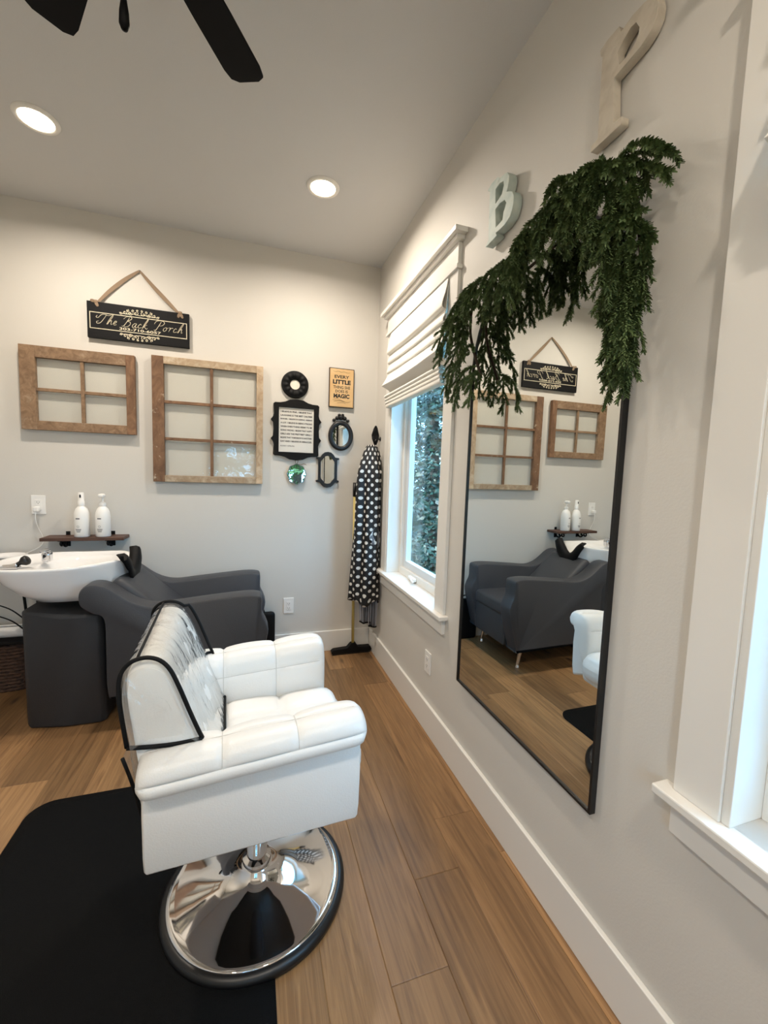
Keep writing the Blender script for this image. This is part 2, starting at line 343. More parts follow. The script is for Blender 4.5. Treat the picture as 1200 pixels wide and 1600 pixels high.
# ------------------------------------------------------------------ roman shades
def roman_shade(y0, y1, ztop, label):
    root = empty('roman_shade', (-.03, (y0+y1)/2, ztop), label=label, cat='window shade'); off = root.location
    def sheet(nm, prof, m=m_shade, sag=0., th=.003, wob=.004):
        P = cr([(p[0], 0, p[1]) for p in prof], 6); n = len(P)
        mb = MB()
        def fn(i, j, s):
            u = i/24; v = j/(n-1); y = y0+(y1-y0)*u; p = P[j]
            w = wob*noise.noise(Vector((u*5, v*2.2, ztop+len(prof))))*(.3+v)
            return (p.x+w+s, y, p.z-sag*v*math.sin(math.pi*u)+w*.6)
        for s in (0, th): mb.add([fn(i, j, s) for i in range(25) for j in range(n)], [(a*n+b, (a+1)*n+b, (a+1)*n+b+1, a*n+b+1) for a in range(24) for b in range(n-1)])
        N = 25*n
        for b in range(n-1): mb.f += [(b, b+1, N+b+1, N+b), (24*n+b, N+24*n+b, N+24*n+b+1, 24*n+b+1)]
        for a in range(24): mb.f += [(a*n, N+a*n, N+(a+1)*n, (a+1)*n), (a*n+n-1, (a+1)*n+n-1, N+(a+1)*n+n-1, N+a*n+n-1)]
        return mb.build(nm, m, root, off, smooth=True, angle=50)
    MB().box(-.02, .012, y0+.01, y1-.01, ztop-.035, ztop-.002).build('head_rail', m_plastic, root, off, bevel=.003)
    sheet('valance', [(-.026, ztop-.002), (-.034, ztop-.05), (-.05, ztop-.11), (-.052, ztop-.14), (-.036, ztop-.15)], sag=.008)
    sheet('fold', [(-.024, ztop-.03), (-.032, ztop-.15), (-.046, ztop-.20), (-.040, ztop-.213), (-.026, ztop-.20)], sag=.01)
    sheet('fold', [(-.026, ztop-.17), (-.036, ztop-.23), (-.050, ztop-.268), (-.044, ztop-.28), (-.028, ztop-.265)], sag=.012)
    sheet('fold', [(-.028, ztop-.24), (-.045, ztop-.30), (-.075, ztop-.355), (-.085, ztop-.368), (-.070, ztop-.376), (-.024, ztop-.40), (-.016, ztop-.43)], sag=.02)
    for q in range(4):
        zz = ztop-.43-.022*q
        sheet('hem_fold', [(-.010, zz), (-.045, zz+.004), (-.062+.004*q, zz-.006), (-.060+.004*q, zz-.018), (-.040, zz-.022), (-.010, zz-.020)], wob=.002)
    for yc in (y0+.15, y1-.15):
        MB().tube([(.014, yc, ztop-.03), (.014, yc, ztop-.44)], .0012, 5).build('lift_cord', m_plastic, root, off)
    return root
roman_shade(-1.275, -.385, 2.436, 'white roman shade half raised in the window beside the arched mirror')
roman_shade(-3.575, -2.685, 2.436, 'white roman shade half raised in the window past the garland end')

# ------------------------------------------------------------------ recessed lights
m_lens = mat('lamp_lens', 'fff3dc', .5, emit=('ffe9c8', 14))
for i, (x, y) in enumerate([(-1.925, -.74), (-.58, -.755), (-.58, -3.61), (-1.925, -3.61)]):
    lab = {0: 'round recessed ceiling light above the hanging black sign', 1: 'round recessed ceiling light nearest the far corner by the shaded window'}.get(i, 'round recessed ceiling light beyond the fan, away from the hanging sign')
    d = empty('recessed_light', (x, y, HC), label=lab, cat='ceiling light', group='recessed ceiling lights')
    MB().lathe([(.068, -.004), (.072, -.010), (.088, -.008), (.092, -.001), (.092, 0)], 40, cap=False).build('trim_ring', m_trim, d, smooth=True)
    MB().lathe([(0, -.0075), (.06, -.0075), (.0695, -.006), (.0695, -.002), (0, -.002)], 40).build('lens', m_lens, d, smooth=True)
    al = bpy.data.lights.new('lamp', 'AREA'); ao = bpy.data.objects.new('lamp', al); col.objects.link(ao); ao.parent = d
    al.shape = 'DISK'; al.size = .13; al.energy = LAMP_W; al.color = (1, .89, .77); ao.location = (0, 0, -.012); al.spread = R(165)

# ------------------------------------------------------------------ ceiling fan
fan = empty('ceiling_fan', (-1.245, -2.18, 2.7), label='black ceiling fan with a pull chain hanging below', cat='ceiling fan')
MB().lathe([(.001, .35), (.062, .35), (.058, .31), (.02, .285), (.001, .285)], 32).build('canopy', m_fan, fan, smooth=True, angle=40)
MB().lathe([(.012, .29), (.012, .09)], 16).build('downrod', m_fan, fan, smooth=True, angle=40)
MB().lathe([(.001, .10), (.05, .098), (.10, .08), (.115, .045), (.115, .01), (.09, -.03), (.06, -.05), (.055, -.09), (.03, -.105), (.001, -.107)], 40).build('motor_housing', m_fan, fan, smooth=True, angle=50)
bl = MB(); prof = [(.13, .045), (.2, .052), (.35, .06), (.50, .064), (.532, .058), (.545, .035)]
def blade_pt(r, w, t, pitch=R(12)):
    return (r, w*math.cos(pitch), w*math.sin(pitch)*.55+t)
outl = [(r, w) for r, w in prof]+[(r, -w) for r, w in reversed(prof)]; n = len(outl)
bl.add([blade_pt(r, w, -.004) for r, w in outl]+[blade_pt(r, w, .004) for r, w in outl], [tuple(range(n)), tuple(range(2*n-1, n-1, -1))]+[(i, (i+1) % n, n+(i+1) % n, n+i) for i in range(n)])
irm = MB().box(.08, .20, -.018, .018, -.012, -.004); 
b0 = bl.build('blade', m_fan, fan, bevel=.002); i0 = irm.build('blade_iron', m_fan, b0, bevel=.002)
b0.rotation_euler.z = R(60)
for q in range(1, 6):
    o = obj_from(b0.data, 'blade', fan, rot=(0, 0, R(60+60*q))); obj_from(i0.data, 'blade_iron', o)
ch = MB().tube([(.03, 0, -.09), (.03, 0, -.30)], .0016, 6).build('pull_chain', m_fan, fan)
MB().lathe([(.001, -.30), (.005, -.302), (.009, -.33), (.010, -.352), (.006, -.362), (.001, -.364)], 14, c=(.03, 0, 0)).build('chain_fob', m_fan, ch, smooth=True)

# ------------------------------------------------------------------ arched mirror
mr = empty('arched_mirror', (0, -1.965, .475), label='tall arched floor mirror in thin black frame, topped by the green garland', cat='mirror'); off = mr.location
y0, y1, zb, zs = -2.372, -1.55, .475, 1.89
def arch(inset, n=28):
    rad = (y1-y0)/2-inset; c = (y0+y1)/2
    return [(y0+inset, zb+inset), (y1-inset, zb+inset)]+[(c+rad*math.cos(math.pi*k/n), zs+rad*math.sin(math.pi*k/n)) for k in range(n+1)]
A, B_ = arch(0), arch(.008); n = len(A); mb = MB()
vs = []
for ring, x in ((A, -.002), (A, -.022), (B_, -.022), (B_, -.012)): vs += [(x, p[0], p[1]) for p in ring]
mb.add(vs, [(r*n+i, r*n+(i+1) % n, ((r+1) % 4)*n+(i+1) % n, ((r+1) % 4)*n+i) for r in range(4) for i in range(n)])
mb.build('frame', m_black, mr, off)
MB().prism(arch(.006), 0, -.016, -.004).build('mirror_glass', m_mirror, mr, off)

# ------------------------------------------------------------------ wall letters
def letter(name, outer, holes, x0, x1, m, label, edge=None):
    cu = bpy.data.curves.new(name, 'CURVE'); cu.dimensions = '2D'; cu.fill_mode = 'BOTH'; cu.extrude = (x1-x0)/2; cu.bevel_depth = .0015
    for pts in [outer]+holes:
        sp = cu.splines.new('POLY'); sp.points.add(len(pts)-1); sp.use_cyclic_u = True
        for p, q in zip(sp.points, pts): p.co = (-q[0], q[1], 0, 1)
    tmp = bpy.data.objects.new('tmp', cu); col.objects.link(tmp)
    me = bpy.data.meshes.new_from_object(tmp.evaluated_get(bpy.context.evaluated_depsgraph_get())); bpy.data.objects.remove(tmp)
    c = Vector((sum(p[0] for p in outer)/len(outer), min(p[1] for p in outer)))
    for v in me.vertices:
        a, b, d = v.co; v.co = ((x0+x1)/2-d-x1, -a-c[0], b-c[1])
    me.materials.clear(); me.materials.append(m)
    bm = bmesh.new(); bm.from_mesh(me); bmesh.ops.recalc_face_normals(bm, faces=bm.faces); bm.to_mesh(me); bm.free()
    o = bpy.data.objects.new(name, me); col.objects.link(o); o.location = (x1, c[0], c[1])
    tag(o, label, 'letter'); return o
def sm(p, n=2): return [tuple(v)[:2] for v in cr([(a, b, 0) for a, b in p], n, True)]
LB = [(-1.645, 2.618), (-1.673, 2.627), (-1.713, 2.625), (-1.736, 2.607), (-1.723, 2.604), (-1.705, 2.605), (-1.741, 2.609), (-1.764, 2.606), (-1.781, 2.599), (-1.795, 2.58), (-1.795, 2.562), (-1.79, 2.544), (-1.782, 2.529), (-1.801, 2.52), (-1.82, 2.508), (-1.832, 2.487), (-1.833, 2.463), (-1.827, 2.443), (-1.815, 2.424), (-1.783, 2.413), (-1.753, 2.412), (-1.72, 2.415), (-1.728, 2.4), (-1.7, 2.397), (-1.652, 2.397), (-1.67, 2.413), (-1.666, 2.474), (-1.663, 2.54), (-1.662, 2.607)]
LB1 = [(-1.702, 2.588), (-1.731, 2.593), (-1.759, 2.586), (-1.763, 2.565), (-1.752, 2.539), (-1.73, 2.533), (-1.707, 2.528)]
LB2 = [(-1.709, 2.51), (-1.743, 2.514), (-1.774, 2.508), (-1.787, 2.49), (-1.782, 2.48), (-1.77, 2.46), (-1.766, 2.437), (-1.718, 2.433)]
LP = [(-2.208, 2.65), (-2.235, 2.655), (-2.268, 2.654), (-2.276, 2.636), (-2.262, 2.633), (-2.286, 2.636), (-2.312, 2.641), (-2.345, 2.638), (-2.368, 2.630), (-2.381, 2.615), (-2.386, 2.595), (-2.384, 2.572), (-2.371, 2.553), (-2.345, 2.541), (-2.304, 2.537), (-2.263, 2.534), (-2.264, 2.501), (-2.272, 2.412), (-2.299, 2.408), (-2.299, 2.391), (-2.199, 2.391), (-2.199, 2.405), (-2.222, 2.409), (-2.219, 2.538), (-2.218, 2.626), (-2.211, 2.634)]
LP1 = [(-2.268, 2.592), (-2.285, 2.606), (-2.308, 2.618), (-2.325, 2.615), (-2.337, 2.592), (-2.336, 2.574), (-2.323, 2.558), (-2.303, 2.552), (-2.278, 2.551)]
m_teal = mat('worn_teal_paint', 'c0cac0', .6, var=(18, '9fb2ac', .45, .75))
m_cream = mat('crackled_cream_paint', 'c9bfae', .65, var=(22, 'b5aa98', .45, .75), bump=(40, .2))
letter('letter', LB, [LB1, LB2], -.04, -.006, m_teal, 'pale teal wooden letter B above the garland beside the window header')
letter('letter', LP, [LP1], -.030, -.006, m_cream, 'cream crackled wooden letter P above the top of the garland')

# ------------------------------------------------------------------ garland
gl = empty('greenery_garland', (-.05, -1.97, 1.65), label='green drooping evergreen garland draped over the arched mirror', cat='garland'); off = gl.location
LIM = -.036
def sprig(root, yaw, length, nb, spread, seed, lift=.35, droop=3.0, m=None):
    """one drooping twig with side twiglets, all wrapped in needles; kept in front of wall and glass"""
    g = random.Random(seed); mb = MB(); root = Vector(root)
    def clampx(p):
        if p.x > LIM: p.x = LIM-.25*min(p.x-LIM, .03)
        return p
    def needles(path, step=.0048, ln=.0125, w=.0030):
        for a, b in zip(path[:-1], path[1:]):
            d = (b-a); L = d.length
            if L < 1e-6: continue
            t = d/L; o1 = t.orthogonal().normalized(); o2 = t.cross(o1); s = 0
            while s < L:
                p = a+t*s; ph = g.uniform(0, 6.283)
                for q in range(4):
                    an = ph+q*1.571+g.uniform(-.4, .4); r = (o1*math.cos(an)+o2*math.sin(an)); l = ln*g.uniform(.75, 1.2)
                    dirv = (t*.75+r*.66).normalized(); side = t.cross(r).normalized()*w
                    mb.add([clampx(p-side), clampx(p+side), clampx(p+dirv*l+side*.5), clampx(p+dirv*l*1.06-side*.3)], [(0, 1, 2, 3)])
                s += step
    def twig(start, d, ln, droop):
        P = [Vector(start)]; d = Vector(d).normalized(); n = max(4, int(ln/.014)); st = ln/n
        for i in range(n):
            d = (d+Vector((0, 0, -droop*st*7))+Vector((g.uniform(-1, 1), g.uniform(-1, 1), g.uniform(-1, 1)))*.06).normalized(); P.append(clampx(P[-1]+d*st))
        return P
    main = twig(root, (math.cos(yaw), math.sin(yaw), lift), length, droop)
    needles(main); mb.tube(main, .0022, 4)
    for q in range(nb):
        f = .10+.84*q/nb; i = min(int(f*len(main)), len(main)-2); t = (main[i+1]-main[i]).normalized()
        side = t.cross(Vector((g.uniform(-.4, .4), g.uniform(-.4, .4), 1))).normalized()*(1 if q % 2 else -1)
        d = t*.8+side*spread+Vector((g.uniform(-.3, .3), g.uniform(-.3, .3), -.1))
        needles(twig(main[i], d, length*g.uniform(.18, .34)*(1.15-.6*f), 2.2))
    return mb.build('sprig', m or (m_green1 if seed % 2 else m_green2), gl, off, fixn=False)
gp = [(-0.055, -1.693, 1.857), (-0.055, -1.582, 2.07), (-0.055, -1.621, 2.216), (-0.055, -1.808, 2.225), (-0.055, -2.025, 2.245), (-0.055, -2.177, 2.28), (-0.055, -2.314, 2.267), (-0.055, -2.388, 2.154), (-0.055, -2.418, 2.011), (-0.055, -2.438, 1.913)]
GP = cr(gp, 10)
MB().tube(GP, [.006]*len(GP), 7).build('stem', m_twig, gl, off, smooth=True)
gr = random.Random(42); sd_ = 100
def along(t): return GP[min(int(t*(len(GP)-1)+.5), len(GP)-1)].copy()
# yaw 180 = away from the wall, 90 = towards the far corner, 270 = towards the near window
def clump(t0, t1, n, yaws, lens, spread, lift=.3, droop=3.0, jit=.02):
    global sd_
    for i in range(n):
        p = along(t0+(t1-t0)*(i+.5)/n)+Vector((-gr.uniform(0, .03), gr.uniform(-jit, jit), gr.uniform(-jit, jit)))
        ln = gr.uniform(*lens); sprig(p, R(gr.uniform(*yaws)), ln, int(ln*46), spread, sd_, lift*gr.uniform(.4, 1.4), droop*gr.uniform(.8, 1.2)); sd_ += 1
clump(.0, .30, 11, (85, 140), (.18, .28), .95, .6, 2.2)          # sparse fingers towards the window
clump(.0, .34, 8, (200, 268), (.14, .24), .95, .3, 2.8)          # and over the glass
clump(.08, .34, 6, (130, 200), (.12, .20), .85)
clump(.34, .66, 30, (120, 250), (.15, .25), .7, .3, 3.3)
clump(.42, .66, 14, (130, 230), (.08, .14), .7, .55, 2.6)
clump(.70, .96, 9, (215, 258), (.10, .15), .65, .1, 4.0)
clump(.62, 1.0, 26, (115, 220), (.15, .24), .65, .2, 3.8)
clump(.66, .84, 8, (120, 250), (.08, .13), .7, .45, 2.8)
clump(.92, 1.0, 12, (120, 225), (.20, .31), .55, .05, 4.8)
clump(.66, .74, 4, (262, 274), (.17, .21), .7, .45, 1.4)

# ------------------------------------------------------------------ text and strokes
def text(body, w, h, m, parent, p, off, name='lettering', bold=0., sx=None, th=.0006):
    """flat letters facing -y, centred on p, scaled to width w (if given) and cap height h"""
    cu = bpy.data.curves.new('t', 'FONT'); cu.body = body; cu.size = 1; cu.align_x = 'CENTER'; cu.offset = bold; cu.extrude = .0; cu.resolution_u = 3
    tmp = bpy.data.objects.new('t', cu); col.objects.link(tmp)
    me = bpy.data.meshes.new_from_object(tmp.evaluated_get(bpy.context.evaluated_depsgraph_get())); bpy.data.objects.remove(tmp)
    xs = [v.co.x for v in me.vertices]; ys = [v.co.y for v in me.vertices]
    kx = w/(max(xs)-min(xs)) if w else h/.7; ky = h/(max(ys)-min(ys)) if h else kx; cx = (max(xs)+min(xs))/2; cy = (max(ys)+min(ys))/2
    for v in me.vertices: v.co = ((v.co.x-cx)*kx+p[0]-off[0], p[1]-off[1], (v.co.y-cy)*ky+p[2]-off[2])
    me.materials.clear(); me.materials.append(m)
    o = bpy.data.objects.new(name, me); col.objects.link(o); o.parent = parent; return o
def stroke_mb(strokes, tf, r=.001, n=5, mb=None, sub=6):
    mb = mb or MB()
    for st in strokes:
        P = cr([(a, 0, b) for a, b in st], sub); P = [Vector(tf(q.x, q.z)) for q in P]
        m = len(P); mb.tube(P, [r*(.45+.75*math.sin(math.pi*(.12+.76*i/(m-1)))) for i in range(m)], n)
    return mb
GLY = {  # script letters, one list of strokes and an advance
 'T': ([[(-.30, .78), (-.36, .60), (-.18, .56), (.0, .86), (.30, .93), (.62, .86), (.85, 1.0)], [(.42, .92), (.30, .5), (.12, .08), (-.12, .0), (-.2, .16), (-.05, .24)]], .62),
 'h': ([[(0, 0), (.12, .55), (.28, .98), (.30, .80), (.14, .30), (.06, 0), (.16, .30), (.30, .42), (.32, .2), (.36, .02), (.46, .1)]], .46),
 'e': ([[(0, .1), (.2, .24), (.26, .38), (.14, .40), (.06, .18), (.16, .01), (.32, .1)]], .40),
 'B': ([[(.30, .92), (.18, .45), (.02, .04), (-.14, .04)], [(-.15, .72), (.05, .98), (.42, 1.0), (.5, .78), (.24, .56), (.48, .48), (.5, .18), (.24, -.02), (.0, .06)]], .68),
 'a': ([[(.32, .36), (.18, .42), (.03, .24), (.05, .04), (.17, .02), (.32, .38)], [(.33, .42), (.28, .12), (.34, .0), (.46, .10)]], .46),
 'c': ([[(.26, .32), (.16, .42), (.03, .2), (.1, .01), (.34, .1)]], .38),
 'k': ([[(0, 0), (.12, .55), (.28, .98), (.28, .76), (.12, .3), (.05, 0)], [(.34, .42), (.12, .22), (.24, .12), (.36, .0), (.46, .1)]], .62),
 'P': ([[(.32, .92), (.2, .45), (.06, .02), (-.10, .02)], [(-.22, .62), (-.1, .92), (.3, 1.02), (.62, .86), (.52, .56), (.22, .48)]], .62),
 'o': ([[(.20, .40), (.05, .28), (.05, .08), (.16, .0), (.29, .12), (.30, .32), (.20, .40), (.32, .35), (.46, .39)]], .46),
 'r': ([[(0, .39), (.10, .43), (.12, .30), (.06, .0)], [(.09, .20), (.20, .38), (.32, .42), (.38, .36)]], .42),
 ' ': ([], .45)}
# ------------------------------------------------------------------ hanging sign
m_gold = mat('cream_print', 'd9cfb4', .6); m_ribbon = mat('taupe_ribbon', '8d7861', .8, bump=(200, .2))
sg = empty('hanging_sign', (-1.669, 0, 2.267), label='black wooden sign with cream script lettering, hung by a taupe ribbon', cat='sign'); off = sg.location
MB().box(-1.969, -1.369, -.026, -.006, 2.268, 2.496).build('board', m_matte_black, sg, off, bevel=.002)
fx = lambda a, b: (a, -.0265, b)
bo = MB()
for (a, b, c, d) in ((-1.955, -1.383, 2.4265, 2.431), (-1.955, -1.383, 2.3265, 2.331), (-1.955, -1.9505, 2.331, 2.4265), (-1.3875, -1.383, 2.331, 2.4265)):
    bo.box(a, b, -.0268, -.0258, c, d)
bo.build('border_line', m_gold, sg, off)['kind'] = 'stuff'
lt = MB(); x = -1.905; hh = .068
for chx in 'The Back Porch':
    st, adv = GLY[chx]
    if st: stroke_mb(st, lambda a, b: (x+(a+.28*b)*hh*1.0, -.0268, 2.361+b*hh*.95), .0015, 5, lt)
    x += adv*hh*1.06
o = lt.build('script_lettering', m_gold, sg, off); o['kind'] = 'stuff'
text('303-710-6057', .245, .017, m_gold, sg, (-1.665, -.0268, 2.3455), off, bold=.02)
def curl(cx, cz, s, r, turns=1.35, a0=0, flip=1):
    return [(cx+s*(1-k/14)**1.1*r*math.cos(a0+flip*turns*2*math.pi*k/14), cz+(1-k/14)**1.1*r*math.sin(a0+flip*turns*2*math.pi*k/14)) for k in range(15)]
for sgn, zc in ((1, 2.437), (-1, 2.3165)):
    ob = MB()
    for mir in (1, -1):
        cxx = -1.669
        for (dx, dz, r, a0) in ((.022, .016, .015, 2.2), (.055, .012, .014, 3.4), (.085, .015, .013, 2.6), (.108, .007, .009, 3.6), (.038, .030, .010, 4.2), (.070, .028, .009, 2.0), (.012, .034, .008, 4.5)):
            stroke_mb([[(cxx+mir*(p[0]), zc+sgn*(p[1])) for p in curl(dx, dz, 1, r, 1.3, a0)]], fx, .0022, 4, ob, 2)
        stroke_mb([[(cxx, zc+sgn*.004), (cxx+mir*.04, zc+sgn*.010), (cxx+mir*.08, zc+sgn*.004), (cxx+mir*.118, zc+sgn*.010)]], fx, .0025, 4, ob, 4)
    ob.build('scroll_ornament', m_gold, sg, off)['kind'] = 'stuff'
def ribbon(P, w, name, parent, off):
    Q = cr(P, 6); mb = MB(); n = len(Q); vs = []
    for i, q in enumerate(Q):
        t = (Q[min(i+1, n-1)]-Q[max(i-1, 0)]).normalized(); s_ = Vector((t.z, 0, -t.x)); ww = w*(.45+.55*math.sin(math.pi*i/(n-1)))
        tw = .5*math.sin(3*i/n)
        vs += [q+s_*ww/2+Vector((0, -.004*tw, 0)), q-s_*ww/2+Vector((0, .004*tw, 0)), q-s_*ww/2+Vector((0, .004*tw+.0012, 0)), q+s_*ww/2+Vector((0, -.004*tw+.0012, 0))]
    mb.add(vs, [(i*4+k, i*4+(k+1) % 4, (i+1)*4+(k+1) % 4, (i+1)*4+k) for i in range(n-1) for k in range(4)]+[(0, 1, 2, 3), (4*n-1, 4*n-2, 4*n-3, 4*n-4)])
    return mb.build(name, m_ribbon, parent, off)
ribbon([(-1.916, -.020, 2.485), (-1.84, -.012, 2.58), (-1.75, -.008, 2.67), (-1.668, -.01, 2.735)], .026, 'ribbon', sg, off)
ribbon([(-1.668, -.01, 2.735), (-1.59, -.008, 2.65), (-1.50, -.012, 2.56), (-1.425, -.020, 2.485)], .026, 'ribbon', sg, off)
for xx in (-1.918, -1.424):
    k = MB().rbox((xx, -.026, 2.495), (.024, .018, .022), .008, 2).build('knot', m_ribbon, sg, off, smooth=True)
    for dx in ((-.03, .004), (.012, -.03)) if xx < -1.6 else ((-.014, -.032), (.016, -.034)):
        ribbon([(xx, -.03, 2.495), (xx+dx[0]*.5, -.032, 2.495+dx[1]*.5), (xx+dx[0], -.030, 2.495+dx[1])], .018, 'ribbon_tail', k, off)
MB().tube([(-1.668, 0, 2.735), (-1.668, -.014, 2.735)], .003, 8).build('nail', m_black, sg, off)

# ------------------------------------------------------------------ old window sashes hung on the back wall
def old_sash(name, x0, x1, z0, z1, nx, nz, sl, sr, st, sb, mats, label, th=.034):
    r = empty(name, ((x0+x1)/2, 0, z0), label=label, cat='window frame'); off = r.location; ya, yb = -.006-th, -.006
    ml, mrr, mt, mbb, mm = mats
    def bar(nm, a, b, c, d, m, dy=0): return MB().box(a, b, ya+dy, yb-dy, c, d).build(nm, m, r, off, bevel=.002)
    bar('stile', x0, x0+sl, z0+sb*.0, z1, ml); bar('stile', x1-sr, x1, z0, z1, mrr)
    bar('rail', x0+sl, x1-sr, z1-st, z1, mt, .0008); bar('rail', x0+sl, x1-sr, z0, z0+sb, mbb, .0008)
    X0, X1, Z0, Z1 = x0+sl, x1-sr, z0+sb, z1-st; mw = .02
    xs = [X0+(X1-X0)*i/nx for i in range(nx+1)]; zs_ = [Z0+(Z1-Z0)*i/nz for i in range(nz+1)]
    for q in xs[1:-1]: bar('muntin', q-mw/2, q+mw/2, Z0, Z1, mm, .006)
    for i in range(nx):
        for q in zs_[1:-1]: bar('muntin', xs[i]+(mw/2 if i else 0), xs[i+1]-(mw/2 if i < nx-1 else 0), q-mw/2, q+mw/2, mm, .006)
    for i in range(nx):
        for j in range(nz): MB().box(xs[i]+.004, xs[i+1]-.004, (ya+yb)/2-.0015, (ya+yb)/2+.0015, zs_[j]+.004, zs_[j+1]-.004).build('pane', m_oldpane, r, off)
    return r
old_sash('old_window_sash', -2.335, -1.702, 1.657, 2.178, 2, 2, .082, .052, .072, .058, (m_brownwood, m_redwood, m_brownwood, m_brownwood, m_brownwood), 'aged brown wooden four-pane window sash on the back wall')
old_sash('old_window_sash', -1.602, -.879, 1.346, 2.196, 2, 3, .072, .046, .050, .046, (m_redwood, m_palewood, m_palewood, m_palewood, m_redwood), 'weathered pale six-pane window sash with peeling left stile')

# ------------------------------------------------------------------ small wall frames
md = empty('medallion_frame', (-.648, 0, 1.996), label='round black carved medallion frame with a tiny round cream centre', cat='wall decor'); off = md.location
def ringpt(u, v):   # carved ring facing -y
    a = u*2*math.pi; rr = .036+.064*v; h = .010+.016*math.sin(math.pi*min(1, v*1.02))+.0028*math.sin(12*a)*math.sin(math.pi*v)+(.006 if v > .85 else 0)*math.sin(math.pi*(v-.85)/.15 if v > .85 else 0)
    return (-.648+rr*math.cos(a), -.004-h, 2.096+rr*math.sin(a))
mb = MB().grid(ringpt, 72, 14, closeu=True); mb.lathe([(.100, -.0145), (.101, -.008), (.099, -.001), (.036, -.001), (.036, -.014)], 72, c=(-.648, 0, 2.096), axis=1, cap=False)
mb.build('frame', m_matte_black, md, off, smooth=True, fixn=False)
MB().lathe([(0, -.008), (.037, -.008), (.037, -.003), (0, -.003)], 40, c=(-.648, 0, 2.096), axis=1).build('centre_disc', mat('cream_disc', 'e8e2d2', .5), md, off)

qf = empty('framed_print', (-.633, 0, 1.533), label='black scalloped frame holding a white typed quote print', cat='picture frame'); off = qf.location
xc, zc = -.634, 1.76; W2, H2 = .168, .195
half = [(0, .228), (.05, .222), (.085, .205), (.12, .197), (.158, .196), (.170, .186), (.168, .150), (.166, .115), (.172, .092), (.188, .070), (.172, .050), (.168, .0)]
q1 = half; outl = [(xc+a, zc+b) for a, b in q1]+[(xc+a, zc-b) for a, b in reversed(q1[:-1])]+[(xc-a, zc-b) for a, b in q1[1:]]+[(xc-a, zc+b) for a, b in reversed(q1[1:-1])]
def ring_frame(outl, inner, yb, yf, parent, off, m, name='frame', bevel=.002):
    cu = bpy.data.curves.new('c', 'CURVE'); cu.dimensions = '2D'; cu.fill_mode = 'BOTH'; cu.extrude = abs(yf-yb)/2-bevel; cu.bevel_depth = bevel; cu.offset = -bevel
    for pts in (outl, inner):
        sp = cu.splines.new('POLY'); sp.points.add(len(pts)-1); sp.use_cyclic_u = True
        for p, q in zip(sp.points, pts): p.co = (q[0], q[1], 0, 1)
    tmp = bpy.data.objects.new('tmp', cu); col.objects.link(tmp)
    me = bpy.data.meshes.new_from_object(tmp.evaluated_get(bpy.context.evaluated_depsgraph_get())); bpy.data.objects.remove(tmp)
    for v in me.vertices: a, b, d = v.co; v.co = (a-off[0], (yf+yb)/2-d-off[1], b-off[2])
    me.materials.clear(); me.materials.append(m)
    bm = bmesh.new(); bm.from_mesh(me); bmesh.ops.recalc_face_normals(bm, faces=bm.faces); bm.to_mesh(me); bm.free()
    o = bpy.data.objects.new(name, me); col.objects.link(o); o.parent = parent; return o
def rect(x0, x1, z0, z1): return [(x0, z0), (x1, z0), (x1, z1), (x0, z1)]
ring_frame(outl, rect(-.764, -.504, 1.592, 1.923), -.002, -.022, qf, off, m_matte_black)
MB().box(-.768, -.500, -.010, -.004, 1.588, 1.927).build('print', mat('white_paper', 'e6e3db', .6), qf, off)
MB().box(-.766, -.502, -.014, -.0125, 1.590, 1.925).build('glass', m_picglass, qf, off)
m_ink = mat('black_ink', '1a1a1a', .7)
QL = ['I BELIEVE IN PINK. I BELIEVE THAT', 'LAUGHING IS THE BEST CALORIE', 'BURNER. I BELIEVE IN KISSING, KISSING', 'A LOT. I BELIEVE IN BEING STRONG', 'WHEN EVERYTHING SEEMS TO BE', 'GOING WRONG. I BELIEVE THAT HAPPY', 'GIRLS ARE THE PRETTIEST GIRLS. I', 'BELIEVE THAT TOMORROW IS ANOTHER', 'DAY AND I BELIEVE IN MIRACLES.']
for i, t in enumerate(QL): text(t, .235, .0125, m_ink, qf, (-.634, -.0104, 1.893-.0275*i), off, bold=.045)
text('AUDREY HEPBURN', .105, .010, m_ink, qf, (-.700, -.0104, 1.638), off, bold=.01)

po = empty('wall_poster', (-.295, 0, 1.95), label='tan block poster with black slab lettering about magic, on the back wall', cat='poster'); off = po.location
MB().box(-.393, -.197, -.024, -.004, 1.953, 2.250).build('block', mat('dark_brown_edge', '3a2a20', .6), po, off, bevel=.002)
MB().box(-.387, -.203, -.0252, -.0235, 1.959, 2.244).build('print', mat('tan_paper', 'd8b684', .65, var=(9, 'cfa872', .4, .7)), po, off)
for t, w, h, z, b in (('EVERY', .115, .024, 2.185, .03), ('LITTLE', .140, .033, 2.146, .05), ('THING SHE', .132, .023, 2.106, .02), ('DOES IS', .098, .021, 2.076, .02), ('MAGIC', .125, .033, 2.040, .05)):
    text(t, w, h, m_ink, po, (-.295, -.0256, z), off, bold=b)
fl2 = MB(); stroke_mb([[(-.365, 2.008), (-.33, 2.018), (-.29, 2.006), (-.25, 1.995), (-.225, 2.004)], [(-.355, 1.998), (-.31, 2.006), (-.27, 1.996)], [(-.33, 1.985), (-.29, 1.992), (-.26, 1.984)]], lambda a, b: (a, -.0256, b), .0012, 4, fl2)
stroke_mb([[(-.365, 2.226), (-.345, 2.221), (-.325, 2.226), (-.30, 2.22), (-.28, 2.225), (-.255, 2.219), (-.23, 2.222)]], lambda a, b: (a, -.0256, b), .0012, 4, fl2)
fl2.build('flourish', mat('brown_ink', '5c4630', .7), po, off)['kind'] = 'stuff'

